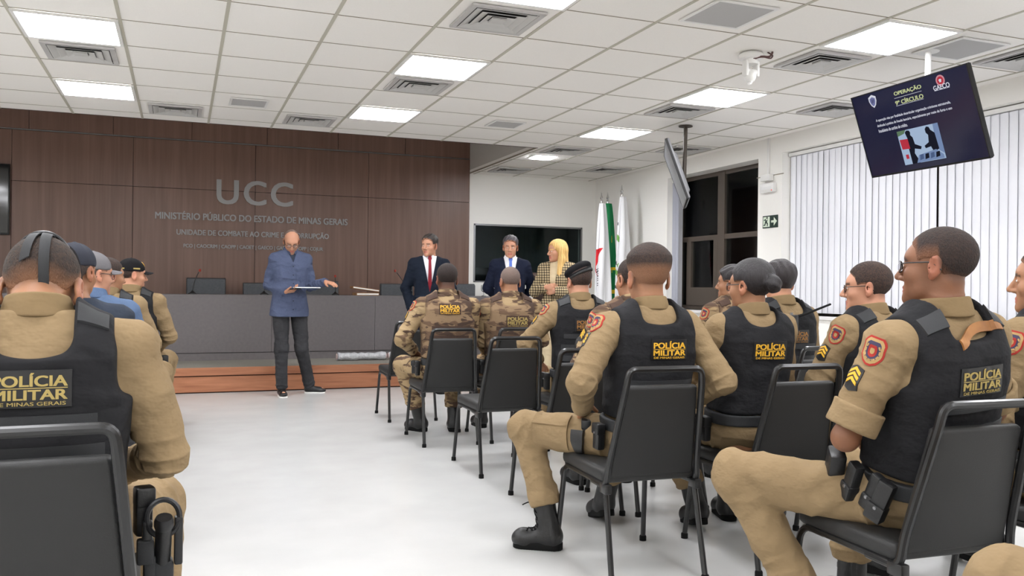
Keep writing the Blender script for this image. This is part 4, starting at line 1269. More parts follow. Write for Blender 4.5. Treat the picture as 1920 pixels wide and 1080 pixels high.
def make_collar(P, root, mat, height=.046, r=.071, flare=.26, gap=.03, parent=None, name='collar', nz=0.0):
    ctr = P.N-P.t*.022+P.t*nz
    up = unit(P.t*.75+A(0,0,.25))
    f = unit(P.f-up*float(P.f@up)); r_ = unit(np.cross(f, up))
    def fn(p):
        q = p-ctr; x, y, z = dot3(q, r_), dot3(q, f)+.004, dot3(q, up)
        rr = np.sqrt((x/.98)**2+(y/1.02)**2)
        zz = z+.022*np.clip(-y/.07, -1, 1)*-.6-.006          # the collar sits higher behind
        R = r*P.k+np.maximum(height*.55-zz, 0)*flare-np.maximum(zz-height*.55, 0)*.35
        d = np.abs(rr-R)-.0055
        d = smax(d, zz-height, .005); d = smax(d, -.012-zz, .006)
        g = gap+np.clip(zz, 0, 1)*.5
        d = np.maximum(d, -np.maximum(np.abs(x)-g*.6, -y))
        return d+wrinkle(p, 5, (1,1,1), .0012, 40)
    V_, Q = polygonize(fn, ctr-.15, ctr+.15, min(P.h, .004))
    return mesh_np(name, V_, Q, mat, parent or root)
def make_trousers(P, root, mat, seed=2, bloused=True, r=(.098,.078,.076,.064), knee_amp=.007, top=.075, name='trousers'):
    def fn(p):
        u, v, h = tframe(P, p)
        if P.sit:
            d = ell(p, P.P+A(0,-.012,.01), (.180,.138,.125))
            d = smin(d, loft(u, v, h, [(-.02,.172,.128,0),(.12,.166,.126,0)]), .03)
        else:
            d = loft(u, v, h, [(-.12,.168,.125,0),(0,.170,.126,0),(.12,.16,.12,0)])
        for sgn, a, b, c_, fd in P.legs:
            ax = unit(c_-b)
            end = b+ax*(np.linalg.norm(c_-b)-(.105 if bloused else .0))
            th = cap(p, a, b, r[0], r[1])-limbfold(p, a, b, seed+2, knee_amp*.9, .085, .8, .8); shn = cap(p, b, end, r[2], r[3])-limbfold(p, b, end, seed+5, knee_amp*.9, .07, .8, .9)
            if bloused: shn = smin(shn, ell(p, end-ax*.03, (.070,.072,.05)), .03)
            lg = smin(th, shn, .03)
            lg = smax(lg, dot3(p-(end+ax*.012), ax), .012)
            d = smin(d, lg, .035)
        d = d-wrinkle(p, seed, (1,1.0,1.3), knee_amp, 20)-wrinkle(p, seed+7, (1.6,1,1), knee_amp*.4, 50)
        return smax(d, h-top, .008)
    P.trous = fn
    lo, hi = bounds(P, [x for l in P.legs for x in l[1:4]], .15); hi[2] = (P.P+P.t*top)[2]+.1
    V_, Q = polygonize(fn, lo, hi, P.h)
    return mesh_np(name, V_, Q, mat, root)
def make_boots(P, root, kind='boot', laces=False):
    for sgn, a, b, c_, fd in P.legs:
        f = unit(fd); ax = unit(b-c_); s = unit(np.cross(f, A(0,0,1))); n = unit(np.cross(s, f))
        R = np.stack([s, f, n], 1)
        def q_(p): return (p-c_)@R.astype(F32)
        if kind == 'boot':
            def fn(p):
                q = q_(p)
                d = cap(p, c_-n*.03, c_+ax*.14, .050, .050)
                d = smin(d, cap(q, (0,-.012,-.048), (0,.115,-.056), .044, .040), .035)
                d = smin(d, ell(q, (0,.122,-.060), (.046,.050,.038)), .03)
                d = smax(d, -.083-q[:,2], .004)
                return smax(d-wrinkle(p, 3, (1,1,1), .0025, 60), dot3(p-(c_+ax*.15), ax), .006)
            mat, sm, th = MAT['leather'], MAT['rubber'], .0165
        else:
            def fn(p):
                q = q_(p)
                d = cap(q, (0,-.02,-.045), (0,.10,-.055), .038, .033)
                d = smin(d, ell(q, (0,.125,-.062), (.041,.052,.024)), .03)
                d = smin(d, cap(p, c_-n*.04, c_-n*.012, .040, .042), .03)
                d = smax(d, -.078-q[:,2], .004)
                return smax(d, q[:,2]+.012, .006)
            mat, sm, th = MAT['leather'], (MAT['whitepaint'] if kind == 'sneaker' else MAT['rubber']), .011
        h = min(P.h, .006)
        V_, Q = polygonize(fn, c_-.23, c_+.23, h)
        o = mesh_np('boot' if kind == 'boot' else 'shoe', V_, Q, mat, root)
        def sole(p):
            q = q_(p)
            w = np.minimum(cap(np.stack([q[:,0], q[:,1], q[:,2]*0], 1), (0,-.018,0), (0,.124,0), .041, .0435), 9)
            return smax(w, np.abs(q[:,2]+.1-th)-th, .004)
        V_, Q = polygonize(sole, c_-.23, c_+.23, h)
        mesh_np('sole', V_, Q, sm, o)
        if laces:
            mb = MB()
            for i in range(7):
                t = i/6
                y0, z0 = .085-.055*min(1, t*1.6), -.018+.03*t+.10*max(0, t-.35)
                for sg in (-1, 1):
                    pts = np.array([(sg*.026, 0, 0), (0, 0, .006), (-sg*.026, .0, .0)])
                    o0 = c_+R@np.array((0, y0, z0)); nn = unit(R@np.array((0,.8,.6)))
                    cr = [stick(fn, o0+R@np.array((sg*.026*k, 0, -.012*k)), R@np.array((1,0,0)), R@np.array((0,-.6,.8)), nn, [(0,0,0)], start=.05, off=.001)[0] for k in (-1,-.5,0,.5,1)]
                    mb.tube(cr, .0032, 6)
            tp = c_+R@np.array((0,.062,.085))
            mb.tube(fillet([tp, tp+np.array((-.02,.03,.02)), tp+np.array((-.05,.05,.0))], .02), .003, 6)
            mb.build('laces', MAT['rubber'], o)
    return
def vest_mask(P, u, v, h, kind):
    back = v < 0
    k = P.k
    if kind == 'cover':      # plain cover, high back
        pan = box2(u, h, 0, .225*k, .26, .145*k, .02); up = box2(u, h, 0, .36*k, .170, .16*k, .04)
        r_ = .095
    else:
        pan = box2(u, h, 0, .217*k, .26, .135*k, .02); up = box2(u, h, 0, .34*k, .165, .150*k, .04)
        r_ = .100
    r_ = P.S.get('scoop', r_)
    m = smin(pan, up, .05)
    cz = np.where(back, .585, .545)*k
    sc = np.sqrt((u/1.15)**2+(h-cz)**2)-r_
    m = smax(m, -sc, .03)
    st = box2(np.abs(u), h, .124, .47*k, .042, .13*k, .012)
    return smin(m, st, .03)
def make_vest(P, root, mat, kind='plate', label=None, belly=0.0, webmat=None, nweb=3, strapbox=True, thick=.024, txt=.38):
    def fn(p):
        u, v, h = tframe(P, p)
        d = torso_sdf(P, p, thick, thick, belly, .058, 2.9)
        d = d-wrinkle(p, 11, (1,1,1.4), .003, 24)
        return smax(d, vest_mask(P, u, v, h, kind), .014)
    P.vest = fn
    lo, hi = bounds(P, [a[1] for a in P.arms], .17); hi[2] = P.head[2]
    V_, Q = polygonize(fn, lo, hi, P.h)
    o = mesh_np('vest', V_, Q, mat, root)
    wm = webmat or MAT['nylonb']
    n = -P.f; k = P.k
    for h_, w_, t_ in [(.16,.30,.036),(.235,.30,.03),(.305,.27,.03)][:nweb]:
        V2, F2 = grid_patch(w_, t_, 24, 3, .004)
        stuck('webbing', fn, P.P+P.t*h_*k, -P.r*-1, P.t, n, V2, F2, wm, o, .0)
    if strapbox:
        for sg in (-1, 1):
            for dz, hh in ((0, .062), ):
                V2, F2 = grid_patch(.066, .058, 6, 6, .007)
                nn = unit(-P.f*.55+P.t*.85); vv = unit(np.cross(nn, P.r)); vv = vv if float(vv@P.t) > 0 else -vv
                stuck('strap_buckle', fn, P.P+P.t*(.505*k)+P.r*(sg*.122)-P.f*.06, P.r, vv, nn, V2, F2, wm, o, .0)
    if label:
        pm, tm, w_ = label
        V2, F2 = grid_patch(w_, w_*.50, 14, 7, .004)
        b = P.P+P.t*txt*k+P.r*P.S.get('label_x', 0)
        pa = stuck('name_patch', fn, b, P.r, P.t, n, V2, F2, pm, o, .001)
        for body, dz, hh, ww, bo in (('POLÍCIA', .122, .185, .90, .03), ('MILITAR', -.078, .135, .90, .03), ('DE MINAS GERAIS', -.198, .05, .86, .01)):
            v_, f_ = label_text(body, ww, hh, bo)
            v2 = v_.copy(); v2[:,0] *= w_; v2[:,1] = v2[:,1]*w_+dz*w_; v2[:,2] = v2[:,2]+.0048
            stuck('lettering', fn, b, P.r, P.t, n, v2, f_, tm, pa, .001, 0)
        V3, F3 = grid_patch(w_*.9, w_*.012, 14, 1, .0015); V3[:,1] += .010*w_; V3[:,2] += .0045
        stuck('lettering', fn, b, P.r, P.t, n, V3, F3, tm, pa, .001, 0)
    return o
def make_belt(P, root, pouches=(), mat=None):
    mat = mat or MAT['nylonb']
    def fn(p):
        u, v, h = tframe(P, p)
        d = np.abs(loft(u, v, h, [(-.06,.186,.142,0),(.14,.182,.140,0)]))-.010
        return smax(d, np.abs(h-.050)-.025, .005)
    V_, Q = polygonize(fn, P.P-.26, P.P+.28, P.h)
    o = mesh_np('belt', V_, Q, mat, root)
    for (ang, w_, d_, hh, drop, kind) in pouches:
        a = math.radians(ang)       # 0 forward, 90 right
        n = P.f*math.cos(a)+P.r*math.sin(a)
        e = .19*abs(math.sin(a))+.145*abs(math.cos(a))
        c_ = P.P+P.t*(.05-drop)+n*(e+d_*.5+.006); s = unit(np.cross(P.t, n))
        R = np.stack([s, n, P.t], 1)
        if P.S.get('ptilt'):
            g_ = P.S['ptilt']; s2 = s*math.cos(g_)+P.t*math.sin(g_); R = np.stack([s2, n, np.cross(s2, n)], 1)
        up_ = R[:,2]
        mb = MB(); mb.rbox(c_, (w_/2, d_/2, hh/2), .008, 2, R)
        mb.rbox(c_+up_*(hh*.30)+n*.003, (w_/2+.003, d_/2+.003, hh*.21), .007, 2, R)
        p_ = mb.build('pouch' if kind != 'holster' else 'holster', MAT['leather'], o)
        MB().lathe([(0,0),(.006,0),(.005,.003),(0,.0035)], c_+up_*hh*.16+n*(d_/2+.005), 10, np.stack([s, np.cross(n, s), n], 1)).build('snap', MAT['steel'], p_)
    return o
def shoulder_marks(P, root, parent, left=True, stripes=True, small=False):
    """shield patch and rank stripes on the upper arm"""
    i = 0 if left else 1
    sgn, sh, e, w = P.arms[i]
    ax = unit(e-sh); n = unit(P.r*sgn-ax*float(np.dot(P.r*sgn, ax))); n = unit(n-P.f*.25); n = unit(n-ax*float(n@ax)); s = unit(np.cross(-ax, n))
    fn = P.shirt
    def shield(scale, hgt):
        def ol(x, y):
            top = 1.0; w_ = 1.0 if y > 0 else math.sqrt(max(0, 1-(y*.98)**2))*1.0
            if y > .55: w_ = 1.0-.35*((y-.55)/.45)**2
            return x*w_*scale, y*scale
        return ol
    o = sh+ax*.035
    base = None
    for sc, m_, hg in ((1.0, 'redthread', 0), (.86, 'cream', .0012), (.66, 'bluethread', .002), (.40, 'redthread', .0028), (.2, 'cream', .0034)):
        V2, F2 = grid_patch(.070, .086, 10, 10, .0025, shield(sc, hg)); V2[:,2] += hg
        q = stuck('shoulder_patch' if base is None else 'embroidery', fn, o, s, -ax, n, V2, F2, MAT[m_], base or parent, .001)
        base = base or q
    # a ring of pale leaves in the crest
    mb = MB()
    for k in range(9):
        a = math.radians(-210+k*30+0); c2, s2 = math.cos(a), math.sin(a)
        V2, F2 = grid_patch(.010, .005, 2, 1, .0015); V2[:,2] += .0036
        x = V2[:,0]*s2+V2[:,1]*c2+.0225*c2; y = V2[:,1]*s2-V2[:,0]*c2+.026*s2
        V2[:,0], V2[:,1] = x, y
        mb.add(stick(fn, o, s, -ax, n, V2, off=.001), F2)
    mb.build('embroidery', MAT['cream'], base)
    if stripes:
        o2 = sh+ax*.125; n2 = unit(n+P.f*.35); s2 = unit(np.cross(-ax, n2))
        V2, F2 = grid_patch(.052, .080, 6, 8, .003, lambda x, y: (x, y*.8+.2*(1-abs(x))*(1 if y > 0 else -1)*1.0))
        b = stuck('rank_badge', fn, o2, s2, -ax, n2, V2, F2, MAT['black'], parent, .001)
        for k in range(3):
            V3, F3 = grid_patch(.042, .0095, 6, 2, .002, None)
            V3[:,1] += .014*(1-np.abs(V3[:,0])/.021)+.016-k*.0155; V3[:,2] += .003
            stuck('stripe', fn, o2, s2, -ax, n2, V3, F3, MAT['gold'], b, .001)
def make_glasses(P, root, mat=None, lens=True):
    s = P.hs; R = P.HR
    T = lambda x, y, z: P.head+R@(np.array((x, y, z))*s)
    mb = MB()
    for sg in (-1, 1):
        pts = [T(sg*(.033+.0245*math.copysign(abs(math.cos(a))**.7, math.cos(a))), .103-.012*abs(math.cos(a))*(1 if math.cos(a)*1 > 0 else 0), -.003+.0175*math.copysign(abs(math.sin(a))**.7, math.sin(a))) for a in np.linspace(0, 2*math.pi, 25)[:-1]]
        mb.tube(pts, .0021*s, 6, True)
        mb.tube(fillet([T(sg*.057, .091, .004), T(sg*.074, .075, .006), T(sg*.0815, -.005, .010), T(sg*.080, -.035, -.014)], .015*s), .0022*s, 6)
    mb.tube([T(-.0095,.105,.002), T(0,.109,.006), T(.0095,.105,.002)], .002*s, 6)
    g = mb.build('glasses', mat or MAT['glassframe'], root)
    if lens:
        for sg in (-1, 1):
            lb = MB(); c_ = [(.033+.0235*math.cos(a), -.003+.0165*math.sin(a)) for a in np.linspace(0, 2*math.pi, 17)[:-1]]
            lb.add([T(sg*x, .1025, z) for x, z in c_]+[T(sg*x, .1010, z) for x, z in c_], [tuple(range(16)), tuple(range(31, 15, -1))]+[(k, 16+k, 16+(k+1) % 16, (k+1) % 16) for k in range(16)])
            lb.build('lens', MAT['lens'], g, 0)
def make_beret(P, root, tilt=(-18, -22), ribbon=False):
    s = P.hs; HRf = P.HR.astype(F32)
    tx, ty = (math.radians(a) for a in tilt)     # forward pitch, roll to the side
    Rx = np.array([[1,0,0],[0,math.cos(tx),-math.sin(tx)],[0,math.sin(tx),math.cos(tx)]]); Ry_ = np.array([[math.cos(ty),0,math.sin(ty)],[0,1,0],[-math.sin(ty),0,math.cos(ty)]])
    B = (Rx@Ry_).astype(F32)
    c0 = np.array(P.S.get('hatpos', (0,.0,.056)), F32)
    def fn(p):
        q = ((((p-P.head)@HRf)/F32(s)-c0)@B)/(np.array((P.S.get('hatx', 1.0), 1, 1), F32)*F32(P.S.get('hatk', 1.0)))
        d = ell(q, (0.006,.004,.030), (.098,.112,.046))
        d = d-.003*np.sin(q[:,0]*50+q[:,1]*30)
        d = smin(d, smax(ell(q, (0,-.012,0), (.088,.108,.09)), np.abs(q[:,2]+.004)-.011, .004), .012)
        return smax(d, -.018-q[:,2], .006)*s
    V_, Q = polygonize(fn, P.head-.2, P.head+.22, min(P.h, .005))
    o = mesh_np('beret', V_, Q, MAT['felt'], root)
    def band(p):
        q = ((((p-P.head)@HRf)/F32(s)-c0)@B)/(np.array((P.S.get('hatx', 1.0), 1, 1), F32)*F32(P.S.get('hatk', 1.0)))
        return smax(np.abs(ell(q, (0,-.012,0), (.0885,.1085,.09)))-.003, np.abs(q[:,2]+.012)-.0085, .002)*s
    V_, Q = polygonize(band, P.head-.2, P.head+.2, min(P.h, .004))
    mesh_np('sweatband', V_, Q, MAT['leather'], o)
    if ribbon:
        for dx, L, ph in ((-.004, .130, .16), (.014, .150, -.02)):
            V2, F2 = grid_patch(.022, L, 3, 12, .003); V2[:,1] -= L/2; V2[:,0] += dx+ph*V2[:,1]*1.0
            bk = P.HR@np.array((0,-1,0)); up = P.HR@np.array((0,0,1)); rt = P.HR@np.array((1,0,0))
            fh = lambda p: np.minimum(head_sdf(P, p, .008, False, False), fn(p))
            stuck('ribbon', fh, P.head+P.HR@(np.array((0.0,-.05,.112))*s), rt, unit(up*.9-bk*.3), unit(bk+up*.55), V2, F2, MAT['nylonb'], o, .0)
    return o
def make_cap(P, root, mat, brim=True, logo=False, back=True):
    s = P.hs; HRf = P.HR.astype(F32)
    def fn(p):
        q = ((p-P.head)@HRf)/F32(s)
        d = ell(q, (0,-.012,.045), (.087,.107,.092))
        d = smax(d, -(q[:,2]-(.030-.12*q[:,1]*(q[:,1] < 0)*0+.10*np.maximum(q[:,1], 0)*.2)), .006)
        d = d-.0012*np.cos(np.arctan2(q[:,0], q[:,1]+.012)*6)
        d = smin(d, ell(q, (0,-.012,.137), (.008,.008,.005)), .004)
        return d*s
    V_, Q = polygonize(fn, P.head-.2, P.head+.22, min(P.h, .005))
    o = mesh_np('cap', V_, Q, mat, root)
    if brim:
        def bf(p):
            q = ((p-P.head)@HRf)/F32(s)
            y = q[:,1]-.075; z = q[:,2]-.036+.9*q[:,0]**2*6+.10*y
            w = np.sqrt((q[:,0]/.074)**2+((q[:,1]-.070)/.098)**2)-1
            d = smax(np.abs(z)-.003, w*.07, .003)
            return smax(d, .070-q[:,1], .003)*s
        V_, Q = polygonize(bf, P.head-.25, P.head+.3, .004)
        mesh_np('brim', V_, Q, mat, o)
    if logo:
        rt, fw, up = (P.HR[:,i] for i in range(3))
        for o_, n_, u_, pr in (((0,.06,.085), fw+up*.35, rt, 'front'), ((.09,.0,.052), rt, -fw, 'side'), ((.05,-.10,.05), -fw+rt*.6, -rt-fw*.6, 'back')):
            n_ = unit(n_); u_ = unit(u_-n_*float(u_@n_)); v_ = np.cross(n_, u_)
            if pr == 'front':
                V2, F2 = grid_patch(.044, .044, 6, 6, .004, lambda x, y: (x*math.sqrt(max(0, 1-.5*y*y)), y*math.sqrt(max(0, 1-.5*x*x))))
                stuck('cap_badge', fn, P.head+P.HR@(np.array(o_)*s), u_, v_, n_, V2, F2, MAT['gold'], o, .0)
            else:
                V2, F2 = grid_patch(.052 if pr == 'side' else .03, .011, 8, 2, .003)
                stuck('cap_tab', fn, P.head+P.HR@(np.array(o_)*s), u_, v_, n_, V2, F2, MAT['goldd'], o, .0)
    return o
# ------------------------------------------------------------------ chairs of the audience
def make_chair():
    t = empty('stacking_chair')
    MB().rbox((0, .02, .425), (.212, .225, .030), .022, 3).build('seat', MAT['vinyl'], t)
    # tapered back panel, leaning
    zb, zt, yb, yt = .425, .785, -.205, -.292
    bm = MB(); ang = math.atan2(yb-yt, zt-zb); R = np.array([[1,0,0],[0,math.cos(ang),-math.sin(ang)],[0,math.sin(ang),math.cos(ang)]])
    bm.rbox((0, (yb+yt)/2+.012, (zb+zt)/2), (.190, .018, (zt-zb)/2+.012), .014, 3, R, taper=.82)
    bm.build('backrest', MAT['vinyl'], t)
    def xw(z): return .200-(.200-.164)*(z-.42)/(.80-.42)
    L_ = [(-.198, -.08, .385), (-.203, -.215, .385), (-xw(.47), -.222, .47), (-.164, -.312, .80), (-.156, -.322, .858)]
    pts = L_ + [(-p[0], p[1], p[2]) for p in L_[::-1]]
    MB().tube(fillet(pts, [0,.05,.06,.2,.06,.06,.2,.06,.05,0][:len(pts)], 6), .0135, 10).build('back_frame', MAT['tube'], t)
    rl = MB()
    for s in (-1, 1):
        rl.tube([(s*.198, .20, .392), (s*.198, -.20, .388)], .012, 10)
        rl.rbox((s*.2, -.205, .378), (.016, .03, .02), .006)
    for y in (.16, -.12): rl.tube([(-.198, y, .388), (.198, y, .388)], .010, 8)
    rl.build('seat_frame', MAT['tube'], t)
    for s in (-1, 1):
        l = MB().tube(fillet([(s*.198, .12, .390), (s*.198, .235, .390), (s*.215, .285, .012)], .06, 6), .012, 10).build('leg', MAT['tube'], t)
        MB().lathe([(0,0),(.016,0),(.016,.02),(.013,.026),(0,.026)], (s*.215, .285, 0), 12).build('rubber_foot', MAT['rubber'], l)
    for s in (-1, 1):
        l = MB().tube([(s*.198, -.20, .385), (s*.205, -.285, .012)], .012, 10).build('leg', MAT['tube'], t)
        MB().lathe([(0,0),(.016,0),(.016,.02),(.013,.026),(0,.026)], (s*.205, -.285, 0), 12).build('rubber_foot', MAT['rubber'], l)
    return t
CH = [
 (1.90, 7.53, -2, 'empty black chair in the front row, left of the nearest camouflage officer'),
 (1.88, 6.33, -2, 'black chair under the camouflage officer with the bright yellow back label'),
 (2.39, 6.33, 0, 'black chair under the bald officer in camouflage'),
 (1.94, 5.25, -1, 'empty black chair just behind the two camouflage officers, nearest the aisle'),
 (2.50, 5.22, 0, 'black chair under the officer wearing a black beret among the right rows'),
 (3.66, 5.20, 0, 'black chair under the camouflage officer left of the woman with the bun'),
 (1.95, 4.22, -3, 'empty black chair in front of the officer with elbows out'),
 (2.41, 4.16, 0, 'black chair under the camouflage officer hidden behind the one with elbows out'),
 (3.30, 4.08, 0, 'black chair under the officer with the radio near the window blinds'),
 (1.79, 3.23, -3, 'black chair under the officer with elbows out and one boot forward'),
 (2.43, 3.18, -2, 'black chair under the woman officer with the hair bun'),
 (3.03, 3.12, 0, 'black chair under the farther officer with glasses before the blinds'),
 (2.13, 2.08, -3, 'black chair nearest the camera on the right, under the officer with rolled sleeves'),
 (2.86, 2.08, 0, 'black chair cut off by the right edge of the picture'),
 (1.90, .86, 0, 'black chair behind the right edge, under the person whose knee only shows'),
 (-.30, 2.36, 2, 'black chair at the bottom left corner with a large back in view'),
 (-.44, 4.22, 2, 'black chair under the person in the dark navy shirt'),
 (-.46, 5.32, 2, 'black chair under the person in the light blue shirt and grey cap'),
 (-.46, 6.40, 2, 'black chair under the left officer with short dark hair and no cap'),
 (-.36, 7.32, 2, 'black chair under the left officer in a black cap, front row'),
]
ch0 = None
for x, y, r, lab in CH:
    if ch0 is None: o = ch0 = make_chair()
    else: o = copy_tree(ch0)
    o.location = (x, y, 0); o.rotation_euler = (0, 0, math.radians(r))
    tag(o, lab, 'chair', 'black stacking chairs of the audience')

# ------------------------------------------------------------------ the cast
KH = dict(shirt=MAT['khaki'], coll=MAT['khakid'], trous=MAT['khaki'], vest=MAT['nylon'])
CM = dict(shirt=MAT['camo'], coll=MAT['camo'], trous=MAT['camo'], vest=MAT['camod'])
def person(S, lab):
    root = empty('person', (S['x'], S['y'], 0), math.radians(S.get('rz', 0)), lab, 'person')
    P = setup(S); P.root = root
    make_body(P, root); make_hair(P, root)
    if S.get('glasses'): make_glasses(P, root)
    return P, root
def officer(lab, dress=KH, label=('patch', 'text', .165), pouches=((-70,.05,.035,.10,.05,'p'),(-95,.05,.035,.11,.05,'p'),(75,.07,.04,.16,.08,'holster')), **S):
    S.setdefault('stubble', 0); S.setdefault('scalp', .35)
    P, root = person(S, lab)
    f = S.get('fold', .006)
    sh = make_shirt(P, root, dress['shirt'], 'shirt', seed=S.get('seed', 1), fold=f, belly=S.get('belly', 0), hem=-.02)
    make_collar(P, root, dress['coll'])
    make_trousers(P, root, dress['trous'], seed=S.get('seed', 1)+3)
    make_boots(P, root, 'boot', S.get('laces', False))
    make_belt(P, root, pouches)
    lb = label and (dict(patch=MAT['black'], brown=MAT['brown'])[label[0]], dict(text=MAT['gold'], dull=MAT['goldd'], bronze=MAT['goldb'])[label[1]], label[2])
    if S.get('vest', True):
        make_vest(P, root, dress['vest'], S.get('vkind', 'plate'), lb, S.get('belly', 0), MAT['brown'] if dress is CM else None, S.get('nweb', 3), S.get('buckle', True), txt=S.get('txt', .38))
    if S.get('marks', True):
        shoulder_marks(P, root, sh, True, S.get('rank', True))
    if S.get('hat') == 'beret': make_beret(P, root, S.get('tilt', (-14, -20)), S.get('ribbon', False))
    if S.get('hat') == 'cap': make_cap(P, root, MAT['felt'], True, True)
    return P, root

# the officer with elbows out, centre right
P13, r13 = officer('seated officer in khaki and black vest, elbows out, one laced boot forward at centre right', x=1.872, y=3.24, rz=-3, res=.0048, hk=1.08, skin='tan', lean=-3, head=(-7, 2, 0), neck=1.02,
    haircol=(40,35,34), hairtop=.024, hairside=.0015, fadetop=(.02,.062), fademin=.30, scalp=.38, seed=3, fold=.0075, laces=True,
    ruck=.0065, eL=(-.36,-.10,.76), wL=(-.23,.14,.63), eR=(.31,-.14,.77), wR=(.22,.12,.63), hL=(.3,.6,-.55), cL=.7, pL=(.6,-.2,-.6),
    kL=(-.41,.37,.53), aL=(-.33,.27,.10), fL=(-.87,.5,0), kR=(.13,.45,.52), aR=(.09,.62,.13), fR=(.05,1,-.25), buckle=False, nweb=2, label_x=.02)
officer('seated officer in camouflage partly hidden behind the officer with elbows out', CM, label=None, x=2.34, y=4.20, rz=-6, res=.0075, skin='tan', head=(8, 0, 0), haircol=(30,27,27), hairtop=.008, seed=8)
tr13 = [o for o in r13.children if o.name.startswith('trousers')][0]
sgn, h_, k_, a_, fd_ = P13.legs[0]; ax = unit(k_-h_); nn = unit(np.cross(ax, A(0,0,1))*-1); nn = nn if nn[0] < 0 else -nn; vv = unit(np.cross(ax, nn)); vv = vv if vv[2] > 0 else -vv
nn = unit(nn+vv*.15)
V2, F2 = grid_patch(.17, .15, 14, 10, .010); stuck('cargo_pocket', P13.trous, h_+(k_-h_)*.66, ax, vv, nn, V2, F2, MAT['khaki'], tr13, .0)
V2, F2 = grid_patch(.175, .05, 14, 4, .008); V2[:,1] += .055; V2[:,2] += .008; stuck('pocket_flap', P13.trous, h_+(k_-h_)*.66, ax, vv, nn, V2, F2, MAT['khaki'], tr13, .0)
V2, F2 = grid_patch(.06, .10, 5, 8, .022, lambda x, y: (x*(1-.35*(y < 0)*-y), y)); V2[:,1] -= .03; stuck('thigh_pouch', P13.trous, h_+(k_-h_)*.36, ax, vv, nn, V2, F2, MAT['leather'], tr13, .002)
# woman officer with a bun
officer('seated woman officer with hair in a bun, plain black vest with yellow label', KH, ('patch','text',.165), x=2.425, y=3.27, rz=-6, k=.955, res=.0055, skin='tan', female=True, lean=-3, head=(24, 0, 0), glasses=True,
    hairstyle='bun', haircol=(34,30,32), hairtop=.012, hairside=.010, fade=.005, seed=5, vkind='cover', nweb=0, buckle=False, marks=False, sw=.165, wide=1.08, label_x=.015,
    eL=(-.22,.08,.78), wL=(-.14,.28,.68), eR=(.21,.06,.78), kL=(-.20,.43,.53), aL=(-.08,.33,.12), fL=(.1,1,-.2))
officer('seated officer in camouflage with wavy dark hair, left of the woman with the bun', CM, label=None, x=3.73, y=5.22, rz=0, res=.008, skin='tan', head=(38, 0, 0), hairstyle='comb', haircol=(40,36,38), hairtop=.022, hairside=.010, fade=.008, seed=9)
P17, r17 = officer('seated officer in khaki with dark hair and a radio antenna across the back', KH, ('patch','bronze',.150), x=3.265, y=4.10, rz=0, res=.0075, skin='light', head=(-6, 3, 0), hairstyle='comb', haircol=(38,32,34), hairtop=.020, hairside=.012, fade=.006, seed=10, txt=.36)
officer('seated officer with glasses and short dark hair, before the blinds in the middle right', KH, ('patch','text',.165), x=3.01, y=3.14, k=.955, rz=8, res=.006, skin='pink', head=(34, 1, 0), glasses=True, haircol=(40,35,34), hairstyle='buzzfull', hairtop=.007, hairside=.005, fade=.006, seed=12,
    eL=(-.24,.08,.76), wL=(-.12,.26,.66))
# nearest officer on the right, rolled sleeves
P19, r19 = officer('seated officer with glasses and rolled sleeves, nearest the camera on the right', KH, ('patch','dull',.165), pouches=((-58,.066,.05,.15,-.0,'p'),(-76,.045,.035,.125,.0,'p'),(-90,.036,.032,.12,.015,'p'),(-103,.05,.034,.13,.02,'p')),
    x=2.165, y=2.03, rz=2, res=.0048, k=1.05, ptilt=-.30, skin='brown', lean=-9, side=-4, head=(24, -2, 4), glasses=True, haircol=(40,35,34), hairstyle='buzzfull', hairtop=.004, hairside=.0025, fade=.05, fademin=.2, scalp=.5, seed=14, fold=.008, sleeve=.86, wide=1.06, sw=.19,
    eL=(-.34,.0,.70), wL=(-.08,.20,.685), hL=(.9,.3,0), cL=.6, eR=(.34,.02,.72), wR=(.08,.22,.69), kL=(-.40,.40,.55), aL=(-.22,.24,.11), fL=(-.5,.85,0), kR=(.16,.45,.54), nweb=3)
officer('seated officer cut off by the right edge of the picture, face in profile', KH, ('patch','dull',.165), x=2.895, y=2.12, rz=6, res=.006, skin='tan', lean=4, head=(26, 0, 0), haircol=(36,30,30), hairtop=.008, seed=15, aL=(-.14,.60,.12), aR=(.36,.56,.12), fL=(0,1,-.1), kR=(.26,.42,.53))
officer('seated person in khaki trousers of whom only a knee shows at the bottom right corner', KH, label=None, x=1.88, y=.90, rz=6, res=.009, skin='tan', seed=17, kL=(-.16,.46,.54), pouches=(), marks=False)
# camouflage pair and the beret
officer('seated officer in camouflage with bright yellow label high on the back, nearest the aisle', CM, ('brown','text',.165), x=1.91, y=6.33, rz=-8, k=1.02, vkind='cover', res=.0062, skin='deep', head=(4, 4, 0), haircol=(40,35,34), hairstyle='buzzfull', hairtop=.006, fade=.03, scalp=.5, seed=20, txt=.445, sw=.19, wide=1.08,
    kL=(-.29,.44,.53), aL=(-.14,.40,.10), fL=(-.62,.78,0), kR=(.12,.46,.53), aR=(.12,.36,.10), fR=(.1,1,0), eL=(-.34,-.02,.77), wL=(-.22,.22,.66), eR=(.20,.06,.77), nweb=4)
officer('seated bald officer in camouflage with a dull label across the back', CM, ('brown','dull',.18), x=2.43, y=6.33, rz=-10, res=.0065, skin='tan', head=(6, 4, 0), hairstyle='bald', haircol=(110,96,90), hairtop=.001, hairside=.002, fade=.03, fademin=.1, scalp=.35, eL=(-.20,.08,.77), seed=22, txt=.36, sw=.19, wide=1.1, label_x=.03)
